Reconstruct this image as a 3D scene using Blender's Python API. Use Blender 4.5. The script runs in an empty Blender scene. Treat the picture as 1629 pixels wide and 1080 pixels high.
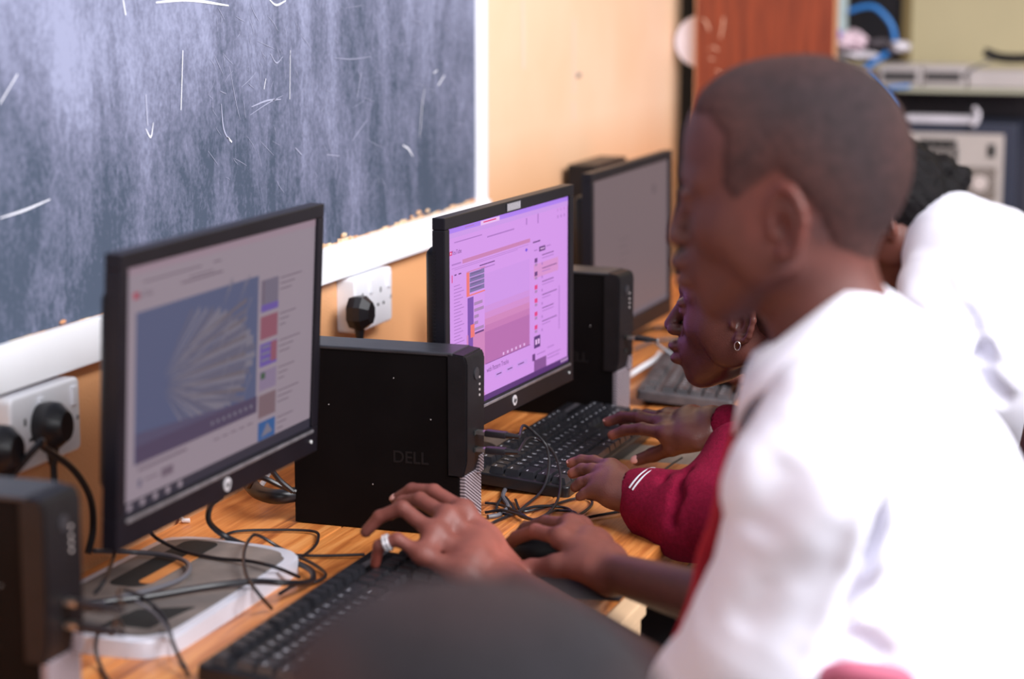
import bpy, bmesh, math, random
import numpy as np
from mathutils import Vector, Matrix
random.seed(7); rng = np.random.default_rng(7)
SC = bpy.context.scene
COL = SC.collection
PI = math.pi
DZ = 0.75                                   # desk top above the floor

# ------------------------------------------------------------------ camera, world, light
W, H, F = 1629, 1080, 3377.2
PITCH, YAW = 0.17351, 0.33361
CAM = Vector((1.2923, 0.0, 0.7111 + DZ))
fw = Vector((-math.sin(YAW)*math.cos(PITCH), math.cos(YAW)*math.cos(PITCH), -math.sin(PITCH)))
rt = Vector((math.cos(YAW), math.sin(YAW), 0)); up = rt.cross(fw)
cd = bpy.data.cameras.new('camera'); cam = bpy.data.objects.new('camera', cd); COL.objects.link(cam)
M3 = Matrix((rt, up, -fw)).transposed()
cam.matrix_world = Matrix.Translation(CAM) @ M3.to_4x4()
cd.sensor_width = 36; cd.lens = 36*F/W; cd.clip_start = 0.05
cd.dof.use_dof = True; cd.dof.focus_distance = 2.82; cd.dof.aperture_fstop = 2.6
SC.camera = cam
SC.view_settings.view_transform = 'Standard'; SC.view_settings.look = 'None'
SC.view_settings.gamma = 1; SC.view_settings.exposure = 0.0
wd = bpy.data.worlds.new('world'); SC.world = wd; wd.use_nodes = True
wd.node_tree.nodes['Background'].inputs[0].default_value = (0.93, 0.93, 1.0, 1)
wd.node_tree.nodes['Background'].inputs[1].default_value = 0.34
def area(name, loc, to, sx, sy, power, col=(1, 1, 1)):
    l = bpy.data.lights.new(name, 'AREA'); l.shape = 'RECTANGLE'; l.size = sx; l.size_y = sy; l.energy = power; l.color = col
    o = bpy.data.objects.new(name, l); COL.objects.link(o); o.location = loc
    o.rotation_euler = (Vector(to)-Vector(loc)).to_track_quat('-Z', 'Y').to_euler(); return o
area('window_light', (3.7, 1.3, 3.7), (0.2, 2.5, 1.0), 3.4, 1.6, 430, (0.97, 0.97, 1.0))
area('rear_window_light', (2.4, -2.4, 2.7), (0.2, 2.6, 1.1), 2.4, 1.3, 62, (0.96, 0.97, 1.0))

def ray(px, py): return fw + rt*((px-W/2)/F) + up*((H/2-py)/F)
def P(px, py, d): return CAM + ray(px, py)*d          # photo direction + distance along the view axis
def PZ(px, py, z):                                    # on a level z above the desk top
    r = ray(px, py); return CAM + r*((z+DZ-CAM.z)/r.z)
def PX(px, py, x):                                    # on a plane parallel to the chalkboard wall
    r = ray(px, py); return CAM + r*((x-CAM.x)/r.x)
def PY(px, py, y):
    r = ray(px, py); return CAM + r*((y-CAM.y)/r.y)

# ------------------------------------------------------------------ helpers
WORLDP = False                              # True: children are modelled in world coordinates
def mat(name, col, rough=0.6, metal=0.0, spec=0.5, emit=None, es=1.0, vary=0.0, vscale=20.0, vcol=None, bump=0.0, bscale=120.0, coat=0.0, stretch=None, attr=None, sheen=0.0, sss=0.0):
    m = bpy.data.materials.new(name); m.use_nodes = True; nt = m.node_tree; b = nt.nodes['Principled BSDF']
    b.inputs['Base Color'].default_value = (*col, 1); b.inputs['Roughness'].default_value = rough; b.inputs['Metallic'].default_value = metal
    b.inputs['Specular IOR Level'].default_value = spec; b.inputs['Coat Weight'].default_value = coat
    if sheen: b.inputs['Sheen Weight'].default_value = sheen
    if sss: b.inputs['Subsurface Weight'].default_value = sss; b.inputs['Subsurface Radius'].default_value = (0.012, 0.005, 0.003); b.inputs['Subsurface Scale'].default_value = 1.0
    if emit: b.inputs['Emission Color'].default_value = (*emit, 1); b.inputs['Emission Strength'].default_value = es
    tc = nt.nodes.new('ShaderNodeTexCoord'); mp = nt.nodes.new('ShaderNodeMapping'); nt.links.new(tc.outputs['Object'], mp.inputs[0])
    if stretch: mp.inputs['Scale'].default_value = stretch
    src = None
    if attr:
        a = nt.nodes.new('ShaderNodeAttribute'); a.attribute_name = attr; src = a.outputs['Color']; nt.links.new(src, b.inputs['Base Color'])
    if vary or vcol:
        n = nt.nodes.new('ShaderNodeTexNoise'); n.inputs['Scale'].default_value = vscale; n.inputs['Detail'].default_value = 5; nt.links.new(mp.outputs[0], n.inputs['Vector'])
        r = nt.nodes.new('ShaderNodeMapRange'); r.inputs[1].default_value = 0.35; r.inputs[2].default_value = 0.65; nt.links.new(n.outputs[0], r.inputs[0])
        mx = nt.nodes.new('ShaderNodeMix'); mx.data_type = 'RGBA'; nt.links.new(r.outputs[0], mx.inputs[0])
        if src is not None:
            mx.blend_type = 'MULTIPLY'; nt.links.new(src, mx.inputs[6]); mx.inputs[7].default_value = (1-vary, 1-vary, 1-vary, 1)
        else:
            c2 = vcol or tuple(c*(1-vary) for c in col)
            mx.inputs[6].default_value = (*col, 1); mx.inputs[7].default_value = (*c2, 1)
        nt.links.new(mx.outputs[2], b.inputs['Base Color'])
    if bump:
        n = nt.nodes.new('ShaderNodeTexNoise'); n.inputs['Scale'].default_value = bscale; n.inputs['Detail'].default_value = 4; nt.links.new(mp.outputs[0], n.inputs['Vector'])
        bp = nt.nodes.new('ShaderNodeBump'); bp.inputs['Strength'].default_value = bump; bp.inputs['Distance'].default_value = 0.002
        nt.links.new(n.outputs[0], bp.inputs['Height']); nt.links.new(bp.outputs[0], b.inputs['Normal'])
    return m

def build(name, bm, mats, parent=None, smooth=False, **tags):
    me = bpy.data.meshes.new(name); bmesh.ops.recalc_face_normals(bm, faces=bm.faces[:]); bm.to_mesh(me); bm.free()
    for m in (mats if isinstance(mats, (list, tuple)) else [mats]): me.materials.append(m)
    if smooth:
        for p in me.polygons: p.use_smooth = True
        if smooth != 'all':
            me.set_sharp_from_angle(angle=math.radians(38))
    o = bpy.data.objects.new(name, me); COL.objects.link(o)
    if parent:
        o.parent = parent
        if WORLDP: o.matrix_parent_inverse = parent.matrix_world.inverted()
    for k, v in tags.items(): o[k] = v
    return o
def thing(name, label, cat, loc=(0, 0, 0), rz=0.0, group=None):
    o = bpy.data.objects.new(name, None); COL.objects.link(o); o.location = loc; o.rotation_euler = (0, 0, rz)
    o['label'] = label; o['category'] = cat
    if group: o['group'] = group
    o.empty_display_size = 0.02
    return o
def struct(name, bm, m, **k): return build(name, bm, m, kind='structure', **k)

def box(bm, lo, hi, bev=0.0, mi=0, M=None, seg=2):
    v = [bm.verts.new((x, y, z)) for x in (lo[0], hi[0]) for y in (lo[1], hi[1]) for z in (lo[2], hi[2])]
    fs = [bm.faces.new([v[i] for i in f]) for f in ((0, 1, 3, 2), (4, 6, 7, 5), (0, 4, 5, 1), (2, 3, 7, 6), (0, 2, 6, 4), (1, 5, 7, 3))]
    for f in fs: f.material_index = mi
    if M is not None: bmesh.ops.transform(bm, matrix=M, verts=v)
    if bev:
        es = list({e for f in fs for e in f.edges})
        r = bmesh.ops.bevel(bm, geom=es, offset=bev, segments=seg, affect='EDGES', profile=0.6)
        for f in r['faces']: f.material_index = mi
def prism(bm, pts, z0, z1, mi=0, bev=0.0, M=None):
    a = [bm.verts.new((x, y, z0)) for x, y in pts]; b = [bm.verts.new((x, y, z1)) for x, y in pts]
    n = len(pts); fs = [bm.faces.new(a[::-1]), bm.faces.new(b)]
    fs += [bm.faces.new((a[i], a[(i+1) % n], b[(i+1) % n], b[i])) for i in range(n)]
    for f in fs: f.material_index = mi
    if M is not None: bmesh.ops.transform(bm, matrix=M, verts=a+b)
    if bev:
        es = [e for e in fs[1].edges]
        r = bmesh.ops.bevel(bm, geom=es, offset=bev, segments=3, affect='EDGES', profile=0.6)
        for f in r['faces']: f.material_index = mi
def cyl(bm, a, b, r0, r1=None, n=20, mi=0, caps=True):
    a, b = Vector(a), Vector(b); r1 = r0 if r1 is None else r1
    q = (b-a).to_track_quat('Z', 'Y'); R = []
    for c, r in ((a, r0), (b, r1)): R.append([bm.verts.new(c + q @ Vector((r*math.cos(2*PI*i/n), r*math.sin(2*PI*i/n), 0))) for i in range(n)])
    fs = [bm.faces.new((R[0][i], R[0][(i+1) % n], R[1][(i+1) % n], R[1][i])) for i in range(n)]
    if caps: fs += [bm.faces.new(R[0][::-1]), bm.faces.new(R[1])]
    for f in fs: f.material_index = mi
def spline(pts, sub=8):
    p = [Vector(q) for q in pts]; p = [2*p[0]-p[1]] + p + [2*p[-1]-p[-2]]; out = []
    for i in range(1, len(p)-2):
        for k in range(sub):
            t = k/sub; a, b, c, d = p[i-1:i+3]
            out.append(0.5*((2*b)+(c-a)*t+(2*a-5*b+4*c-d)*t*t+(3*b-a-3*c+d)*t**3))
    out.append(p[-2]); return out
def tube(bm, pts, r, n=8, mi=0, rr=None, closed=False):
    prev = None; nrm = Vector((0.13, 0.2, 0.97)); N = len(pts); rings = []
    for i, p in enumerate(pts):
        t = (pts[min(i+1, N-1)]-pts[max(i-1, 0)])
        if t.length < 1e-9: t = Vector((0, 0, 1))
        t.normalize(); nrm = (nrm - t*nrm.dot(t))
        if nrm.length < 1e-4: nrm = t.orthogonal()
        nrm.normalize(); b = t.cross(nrm); rad = rr[i] if rr else r
        rings.append([bm.verts.new(p + (nrm*math.cos(2*PI*k/n)+b*math.sin(2*PI*k/n))*rad) for k in range(n)])
    for i in range(N-1):
        for k in range(n):
            f = bm.faces.new((rings[i][k], rings[i][(k+1) % n], rings[i+1][(k+1) % n], rings[i+1][k])); f.material_index = mi
    for rg in (rings[0][::-1], rings[-1]):
        f = bm.faces.new(rg); f.material_index = mi
def quad(bm, a, b, c, d, mi=0):
    f = bm.faces.new([bm.verts.new(v) for v in (a, b, c, d)]); f.material_index = mi
def rrect(w, h, r, n=5, cx=0, cy=0):
    out = []
    for sx, sy, a0 in ((1, 1, 0), (-1, 1, 90), (-1, -1, 180), (1, -1, 270)):
        for i in range(n+1):
            a = math.radians(a0+90*i/n); out.append((cx+sx*(w/2-r)+r*math.cos(a), cy+sy*(h/2-r)+r*math.sin(a)))
    return out
def text_bm(s, size, ext=0.0003, bold=0.0):
    c = bpy.data.curves.new('lettering', 'FONT'); c.body = s; c.size = size; c.extrude = ext; c.offset = bold; c.align_x = 'CENTER'; c.align_y = 'CENTER'
    o = bpy.data.objects.new('lettering', c); COL.objects.link(o); bpy.context.view_layer.update()
    me = bpy.data.meshes.new_from_object(o.evaluated_get(bpy.context.evaluated_depsgraph_get()))
    bm = bmesh.new(); bm.from_mesh(me); bpy.data.objects.remove(o); bpy.data.curves.remove(c); bpy.data.meshes.remove(me); return bm
def add_bm(dst, src, M, mi=0):
    src.transform(M); me = bpy.data.meshes.new('tmp'); src.to_mesh(me); src.free(); n0 = len(dst.faces)
    dst.from_mesh(me); bpy.data.meshes.remove(me); dst.faces.ensure_lookup_table()
    for f in dst.faces[n0:]: f.material_index = mi

# ------------------------------------------------------------------ materials
BLK = mat('black_plastic', (0.007, 0.006, 0.008), 0.42, spec=0.3, vary=0.3, vscale=30, bump=0.15, bscale=900)
BLKG = mat('dusty_black_case', (0.0022, 0.0015, 0.0018), 0.55, spec=0.10, vcol=(0.0040, 0.0030, 0.0034), vscale=9)
CASETOP = mat('case_top', (0.03, 0.03, 0.036), 0.38, spec=0.6, vary=0.4, vscale=25, stretch=(1, 6, 1))
BEZ = mat('monitor_bezel', (0.007, 0.006, 0.010), 0.42, spec=0.28, vary=0.25, vscale=18)
CHROME = mat('bezel_strip', (0.35, 0.33, 0.36), 0.3, 0.6, vary=0.35, vscale=60)
DARKM = mat('dark_gap', (0.004, 0.004, 0.004), 0.8)
SILVER = mat('silver_plastic', (0.62, 0.62, 0.70), 0.35, 0.15, vary=0.12, vscale=12)
DUSTY = mat('dusty_grey_top', (0.10, 0.085, 0.08), 0.6, vcol=(0.19, 0.155, 0.14), vscale=14)
CABLE = mat('black_cable', (0.009, 0.008, 0.011), 0.38, spec=0.45)
CABLEG = mat('grey_cable', (0.10, 0.095, 0.11), 0.45)
CABLEB = mat('blue_network_cable', (0.03, 0.22, 0.62), 0.4)
KEY = mat('keycap', (0.020, 0.020, 0.025), 0.28, spec=0.7, vary=0.3, vscale=60)
KEYD = mat('dusty_keycap', (0.035, 0.032, 0.036), 0.4, spec=0.5, vcol=(0.09, 0.078, 0.082), vscale=30)
KBODY = mat('keyboard_body', (0.010, 0.0095, 0.012), 0.33, spec=0.45, vary=0.3, vscale=20)
KTOPD = mat('dusty_keyboard_top', (0.045, 0.041, 0.048), 0.4, spec=0.6, vcol=(0.10, 0.085, 0.09), vscale=25)
LEG = mat('key_legend', (0.5, 0.5, 0.55), 0.4)
YEL = mat('yellow_sticker', (0.9, 0.7, 0.02), 0.5, emit=None)
WHITE = mat('white_paint', (0.86, 0.86, 0.90), 0.45, vary=0.04, vscale=8)
SOCK = mat('white_socket_plastic', (0.80, 0.80, 0.85), 0.3, spec=0.5)
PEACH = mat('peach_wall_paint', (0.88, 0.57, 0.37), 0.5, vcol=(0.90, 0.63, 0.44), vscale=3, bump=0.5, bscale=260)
RAWWOOD = mat('raw_timber', (0.75, 0.50, 0.30), 0.7, vary=0.25, vscale=8, stretch=(6, 1, 6))
GREYWOOD = mat('grey_timber', (0.25, 0.20, 0.16), 0.6, vary=0.35, vscale=8, stretch=(6, 1, 6))
CREAM = mat('cream_wall_paint', (0.50, 0.42, 0.25), 0.7, vary=0.12, vscale=2)
DARKB = mat('dark_wood_and_shade', (0.028, 0.016, 0.010), 0.6, vary=0.3, vscale=5)
CONC = mat('grey_floor', (0.28, 0.26, 0.25), 0.7, vary=0.2, vscale=4)
DARKW = mat('dark_grey_board', (0.11, 0.09, 0.105), 0.7, vary=0.3, vscale=5)
BEIGE = mat('beige_metal', (0.52, 0.45, 0.42), 0.5, 0.1, vary=0.1, vscale=9)
GREYDEV = mat('grey_device_plastic', (0.50, 0.44, 0.43), 0.5, vary=0.1, vscale=9)
VENT = mat('dark_vent', (0.07, 0.06, 0.06), 0.7, vary=0.4, vscale=80, stretch=(1, 1, 8))
PAPER = mat('white_paper', (0.78, 0.72, 0.78), 0.7, vary=0.15, vscale=15)
NAVY = mat('navy_case', (0.03, 0.035, 0.06), 0.4)
ORNG = mat('orange_red_trim', (0.6, 0.16, 0.06), 0.6)
METAL = mat('steel_pin', (0.6, 0.6, 0.6), 0.3, 1.0)

def wood_desk():
    m = mat('varnished_desk_wood', (0.6, 0.25, 0.07), 0.32, spec=0.5); nt = m.node_tree; b = nt.nodes['Principled BSDF']
    tc = nt.nodes.new('ShaderNodeTexCoord'); mp = nt.nodes.new('ShaderNodeMapping'); nt.links.new(tc.outputs['Object'], mp.inputs[0]); mp.inputs['Scale'].default_value = (16, 0.9, 9)
    n1 = nt.nodes.new('ShaderNodeTexNoise'); n1.inputs['Scale'].default_value = 3.2; n1.inputs['Detail'].default_value = 8; n1.inputs['Distortion'].default_value = 0.7; nt.links.new(mp.outputs[0], n1.inputs['Vector'])
    n2 = nt.nodes.new('ShaderNodeTexNoise'); n2.inputs['Scale'].default_value = 16; n2.inputs['Detail'].default_value = 4; nt.links.new(mp.outputs[0], n2.inputs['Vector'])
    mx = nt.nodes.new('ShaderNodeMath'); mx.operation = 'MULTIPLY_ADD'; nt.links.new(n2.outputs[0], mx.inputs[0]); mx.inputs[1].default_value = 0.35; nt.links.new(n1.outputs[0], mx.inputs[2])
    r = nt.nodes.new('ShaderNodeValToRGB'); nt.links.new(mx.outputs[0], r.inputs[0]); e = r.color_ramp.elements
    e[0].position = 0.46; e[0].color = (0.16, 0.040, 0.012, 1); e[1].position = 0.90; e[1].color = (0.70, 0.30, 0.095, 1)
    x = e.new(0.58); x.color = (0.42, 0.125, 0.030, 1); x = e.new(0.72); x.color = (0.60, 0.215, 0.055, 1)
    nt.links.new(r.outputs[0], b.inputs['Base Color'])
    bp = nt.nodes.new('ShaderNodeBump'); bp.inputs['Strength'].default_value = 0.25; bp.inputs['Distance'].default_value = 0.002; nt.links.new(n2.outputs[0], bp.inputs['Height']); nt.links.new(bp.outputs[0], b.inputs['Normal'])
    return m
DESK = wood_desk()
def chalk_mat():
    m = mat('chalk_dusted_slate', (0.1, 0.12, 0.17), 0.75, spec=0.3); nt = m.node_tree; b = nt.nodes['Principled BSDF']; L = nt.links.new
    tc = nt.nodes.new('ShaderNodeTexCoord')
    def noise(sc, st, det=6, dist=0.0):
        mp = nt.nodes.new('ShaderNodeMapping'); L(tc.outputs['Object'], mp.inputs[0]); mp.inputs['Scale'].default_value = st
        n = nt.nodes.new('ShaderNodeTexNoise'); n.inputs['Scale'].default_value = sc; n.inputs['Detail'].default_value = det; n.inputs['Distortion'].default_value = dist; L(mp.outputs[0], n.inputs['Vector']); return n.outputs[0]
    a = noise(2.4, (1, 1.3, 0.8), 4, 0.5); c = noise(6, (1, 2.0, 0.6), 5, 0.8); d = noise(160, (1, 1, 1), 3); s = noise(40, (1, 1.0, 0.5), 4, 2.0)
    sep = nt.nodes.new('ShaderNodeSeparateXYZ'); L(tc.outputs['Object'], sep.inputs[0])
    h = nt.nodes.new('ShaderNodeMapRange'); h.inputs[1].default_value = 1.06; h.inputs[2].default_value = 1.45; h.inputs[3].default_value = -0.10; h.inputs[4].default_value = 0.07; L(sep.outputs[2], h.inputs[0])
    def mad(x, k, y):
        q = nt.nodes.new('ShaderNodeMath'); q.operation = 'MULTIPLY_ADD'; L(x, q.inputs[0]); q.inputs[1].default_value = k
        if isinstance(y, float): q.inputs[2].default_value = y
        else: L(y, q.inputs[2])
        return q.outputs[0]
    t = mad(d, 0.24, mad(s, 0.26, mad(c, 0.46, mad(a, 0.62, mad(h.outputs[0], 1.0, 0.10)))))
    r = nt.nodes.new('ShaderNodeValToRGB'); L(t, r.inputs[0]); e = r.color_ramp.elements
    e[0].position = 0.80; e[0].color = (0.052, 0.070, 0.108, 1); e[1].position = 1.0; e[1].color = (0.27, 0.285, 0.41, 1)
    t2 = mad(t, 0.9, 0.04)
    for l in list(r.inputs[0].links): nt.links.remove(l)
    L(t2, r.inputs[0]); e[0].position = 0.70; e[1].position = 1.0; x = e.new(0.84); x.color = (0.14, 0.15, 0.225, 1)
    L(r.outputs[0], b.inputs['Base Color']); return m
SLATE = chalk_mat()
CHALK = mat('chalk', (0.78, 0.78, 0.85), 0.9)
CHALKF = mat('faint_chalk', (0.34, 0.35, 0.47), 0.9)
def redwood():
    return mat('red_brown_veneer', (0.24, 0.042, 0.014), 0.4, vcol=(0.15, 0.024, 0.009), vscale=7, stretch=(9, 9, 0.7))
REDW = redwood()

# ------------------------------------------------------------------ room
WY = 4.955
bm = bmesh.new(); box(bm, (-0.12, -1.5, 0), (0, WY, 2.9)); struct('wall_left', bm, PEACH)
def paint_low_shade(m, lowc, z0, z1):                      # shade painted in: deeper orange low on the wall, fading upward
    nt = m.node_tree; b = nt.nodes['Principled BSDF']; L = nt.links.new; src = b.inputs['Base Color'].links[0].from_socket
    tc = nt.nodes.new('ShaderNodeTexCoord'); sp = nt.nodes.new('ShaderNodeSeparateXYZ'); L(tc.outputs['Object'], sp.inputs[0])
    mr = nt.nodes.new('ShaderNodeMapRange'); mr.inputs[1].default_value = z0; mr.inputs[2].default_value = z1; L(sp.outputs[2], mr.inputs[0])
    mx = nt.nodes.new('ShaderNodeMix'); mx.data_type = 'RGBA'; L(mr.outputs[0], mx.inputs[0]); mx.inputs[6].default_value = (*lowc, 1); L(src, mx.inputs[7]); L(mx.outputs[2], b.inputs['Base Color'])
paint_low_shade(PEACH, (0.74, 0.37, 0.17), 0.99, 1.16)
bm = bmesh.new(); box(bm, (-0.5, -3, -0.1), (4.6, 6.4, 0)); struct('floor', bm, CONC)
bm = bmesh.new(); box(bm, (-0.14, 5.75, 0), (4.6, 5.87, 2.9)); struct('wall_back', bm, CREAM)
bm = bmesh.new(); box(bm, (-0.12, WY+0.005, 0), (-0.03, 5.74, 2.9)); struct('wall_corner', bm, DARKB)  # dark colour stands in for the shade in the corner gap
bm = bmesh.new()                                   # hairline gouges and a nail hole in the plaster
for (a, b, w) in (((913, 30), (913, 150), 0.012), ((832, 0), (833, 110), 0.012), ((912, 160), (913, 192), .012)):
    p, q = PX(*a, 0.0006), PX(*b, 0.0006); k = Vector((0, w/2, 0)); quad(bm, p-k, p+k, q+k, q-k)
struct('trim_1', bm, mat('pale_plaster', (0.86, 0.62, 0.50), 0.8))
bm = bmesh.new(); p = PX(918, 119, 0); cyl(bm, p-Vector((.001, 0, 0)), p+Vector((0.008, 0, 0)), 0.006, 0.004)
build('wall_plug', bm, mat('grey_plug', (0.28, 0.24, 0.22), 0.6), label='small grey screw plug in the peach wall right of the chalkboard', category='wall plug')

# chalkboard
zb = DZ+0.3035; yb = 3.502
cb = thing('chalkboard', 'large chalk-smeared blackboard with white frame on the peach wall', 'blackboard', (0, 0, 0))
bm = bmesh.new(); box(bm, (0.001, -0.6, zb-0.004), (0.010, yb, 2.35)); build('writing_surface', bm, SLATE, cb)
bm = bmesh.new(); box(bm, (0.001, -0.6, zb-0.052), (0.022, yb+0.052, zb), 0.002); box(bm, (0.001, yb, zb), (0.016, yb+0.052, 2.402), 0.002)
box(bm, (0.001, -0.6, 2.35), (0.016, yb, 2.402), 0.002); build('frame', bm, WHITE, cb, label='white painted wooden frame')
bm = bmesh.new()
for i in range(60):                                # torn orange edge between slate and frame
    y = 2.0+i*0.025; h = random.uniform(0.001, 0.004)*(1.8 if 2.6 < y else 0.35)
    quad(bm, (0.0108, y, zb), (0.0108, y+0.026, zb), (0.0108, y+0.026, zb+h), (0.0108, y, zb+h*random.uniform(0.6, 1.3)))
for (px, py, s) in ((547, 374, 0.006), (666, 338, 0.006), (680, 335, .005), (100, 512, 0.004), (655, 345, .004)):
    c = PX(px, py, 0.012); bmesh.ops.create_icosphere(bm, subdivisions=1, radius=s, matrix=Matrix.Translation(c) @ Matrix.Diagonal((0.5, 2.0, 0.7, 1)))
build('chipped_edge', bm, mat('chipped_edge_wood', (0.55, 0.25, 0.12), 0.8, vcol=(0.75, 0.6, 0.4), vscale=60), cb)
def stroke(bm, pts, w, mi=0):
    q = [PX(x, y, 0.0107) for x, y in pts]
    if len(q) > 2: q = spline(q, 5)
    n = len(q); L_, R_ = [], []
    for i, p in enumerate(q):
        t = (q[min(i+1, n-1)]-q[max(i-1, 0)]).normalized(); s = t.cross(Vector((1, 0, 0)))*w*0.5*(0.35+0.65*math.sin(PI*(i+0.6)/(n+0.2)))
        L_.append(bm.verts.new(p+s)); R_.append(bm.verts.new(p-s))
    for i in range(n-1):
        f = bm.faces.new((L_[i], L_[i+1], R_[i+1], R_[i])); f.material_index = mi
bm = bmesh.new()
for pts, w in (([(248, 4), (300, 0), (364, 9)], .004), ([(196, 0), (200, 24)], .003), ([(429, 0), (440, 8), (455, 1)], .003), ([(291, 80), (288, 175)], .0022), ([(707, 120), (697, 136)], .003), ([(641, 231), (650, 237), (657, 249)], .003),
               ([(462, 80), (461, 158)], .0016), ([(668, 218), (672, 165), (676, 140)], .0018), ([(362, 218), (369, 226)], .003), ([(0, 165), (28, 118)], .0018), ([(0, 347), (40, 334), (80, 317)], .0024), ([(423, 125), (420, 142)], .0018), ([(232, 205), (240, 218), (244, 195)], .0025), ([(690, 116), (696, 112)], .0022)):
    bm = bmesh.new(); stroke(bm, pts, w); build('chalk_stroke', bm, CHALK, cb)
bm = bmesh.new()
for pts, w in (([(365, 105), (375, 160), (382, 190)], .0012), ([(400, 170), (425, 160), (447, 158)], .0025), ([(398, 183), (425, 165), (450, 152)], .0012), ([(530, 92), (560, 94), (590, 90)], .0012), ([(232, 150), (235, 200)], .004), ([(575, 115), (568, 155)], .002),
               ([(352, 165), (356, 205), (366, 225)], .003),
               ([(560, 225), (570, 210), (585, 190)], .0015), ([(520, 246), (540, 248)], .0015), ([(470, 235), (480, 246)], .002), ([(430, 85), (440, 100), (450, 90)], .002)):
    stroke(bm, pts, w, 1)
for i in range(110):                               # fine scratches left by the duster
    x, y = random.uniform(330, 735), random.uniform(5, 300); a = random.gauss(1.2, 0.5); l = random.uniform(6, 34)
    stroke(bm, [(x, y), (x+math.cos(a)*l*0.5+random.uniform(-2, 2), y+math.sin(a)*l*0.5), (x+math.cos(a)*l, y+math.sin(a)*l)], random.uniform(.0004, .0009), 1)
build('chalk_scratches', bm, [CHALK, CHALKF], cb, label='faint chalk scratches and smears', kind='stuff')

# sockets and plugs
SCREW = mat('screw_grey', (0.35, 0.35, 0.38), 0.4)
def socket(name, y1, zt, label):
    s = thing(name, label, 'power socket', (0, y1-0.073, zt-0.043), 0, 'double wall sockets under the chalkboard')
    bm = bmesh.new(); prism(bm, rrect(0.146, 0.086, 0.008), 0.0, 0.030, 0, 0.004, Matrix(((0, 0, 1, 0.0005), (1, 0, 0, 0), (0, 1, 0, 0), (0, 0, 0, 1)))); fp_ = build('face_plate', bm, SOCK, s, True)
    for sy in (-0.045, 0.026):
        bm = bmesh.new()
        for (dy, dz, w, h) in ((0, 0.012, 0.004, 0.008), (-0.011, -0.010, 0.0065, 0.004), (0.011, -0.010, 0.0065, 0.004)): box(bm, (0.0300, sy+dy-w/2, dz-h/2), (0.0310, sy+dy+w/2, dz+h/2))
        build('pin_holes', bm, DARKM, s)
    for sy in (-0.012, 0.058):
        bm = bmesh.new(); box(bm, (0.0295, sy-0.005, 0.012), (0.034, sy+0.005, 0.034), 0.001); build('switch', bm, SOCK, s)
    for sy in (-0.0635, 0.066):
        bm = bmesh.new(); cyl(bm, (0.0295, sy, -0.004), (0.0315, sy, -0.004), 0.003); build('screw', bm, SCREW, fp_)
    return s
socket('power_socket', 3.064, DZ+0.249, 'white double power socket under the chalkboard, between the two nearer screens')
socket('power_socket', 2.113, DZ+0.246, 'white double power socket at the left edge, above the nearest computer case')
def plug3(y, z, label, cable, hexy=True):
    t = thing('power_plug', label, 'plug', (0.032, y, z))
    bm = bmesh.new(); n = 8 if hexy else 28; R = 0.025
    rings = []
    for (x, r) in ((0.0, 0.9), (0.012, 1.0), (0.022, 0.98), (0.034, 0.62)):
        rings.append([bm.verts.new((x, R*r*0.92*math.cos(2*PI*(i+.5)/n), R*r*1.08*math.sin(2*PI*(i+.5)/n))) for i in range(n)])
    for a, b in zip(rings, rings[1:]):
        for i in range(n): bm.faces.new((a[i], a[(i+1) % n], b[(i+1) % n], b[i]))
    bm.faces.new(rings[0]); bm.faces.new(rings[-1]); build('plug_body', bm, CABLE, t, not hexy)
    bm = bmesh.new(); cyl(bm, (0.014, 0, -0.022), (0.014, 0, -0.045), 0.008, 0.005); build('cord_grip', bm, CABLE, t, True)
    bm = bmesh.new(); w = [Vector(p)-Vector((0.032, y, z)) for p in cable]; tube(bm, spline([Vector((0.014, 0, -0.04))]+w, 6), 0.004); build('cord', bm, CABLE, t, True)
    return t
p = PX(571, 497, 0.045); plug3(p.y, p.z, 'angular black plug in the socket between the two nearer screens', [(0.05, p.y, DZ+0.09), (0.06, p.y-0.02, DZ+0.01)])
p = PX(81, 676, 0.045); plug3(p.y, p.z, 'round black plug in the left-edge socket', [(0.05, p.y, DZ+0.10), (0.06, p.y+0.02, DZ+0.012)], False)
p = PX(8, 715, 0.05); t = plug3(p.y, p.z, 'black plug cut by the left frame edge, its thick cord arching down', [(0.08, p.y+0.02, p.z+0.004), PX(70, 712, 0.07), PX(115, 745, 0.07), PX(143, 790, 0.07), PX(148, 840, 0.06), PX(140, 880, .06)], False)

# ------------------------------------------------------------------ desks
bm = bmesh.new(); xs = (0.006, 0.215, 0.425, 0.628)
for i in range(3): box(bm, (xs[i], 0.9, DZ-0.030), (xs[i+1]-0.0015, 2.925, DZ), 0.002)
dk = thing('desk', 'long orange varnished plank desk under the blackboard, nearer of two', 'desk', (0, 0, 0))
build('desktop', bm, DESK, dk)
for x in (0.05, 0.56):
    for y in (1.0, 2.84):
        bm = bmesh.new(); box(bm, (x, y, 0), (x+0.05, y+0.05, DZ-0.03), 0.003); build('leg', bm, RAWWOOD, dk)
for x in (0.06, 0.57):
    bm = bmesh.new(); box(bm, (x, 1.05, DZ-0.10), (x+0.025, 2.84, DZ-0.031)); build('apron', bm, DESK, dk)
d2 = thing('desk', 'second orange plank desk holding the far screen and far keyboard', 'desk', (0, 0, 0))
bm = bmesh.new()
for i in range(3): box(bm, (xs[i], 3.06, DZ-0.030), (xs[i+1]-0.0015, 4.78, DZ), 0.002)
build('desktop', bm, DESK, d2)
for x in (0.05, 0.56):
    for y in (3.1, 4.70):
        bm = bmesh.new(); box(bm, (x, y, 0), (x+0.05, y+0.05, DZ-0.03), 0.003); build('leg', bm, RAWWOOD, d2)
bm = bmesh.new(); box(bm, (0.006, 2.93, DZ-0.030), (0.66, 3.055, DZ-0.006), 0.003)  # grey strip lying a little lower than the desktops
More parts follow.
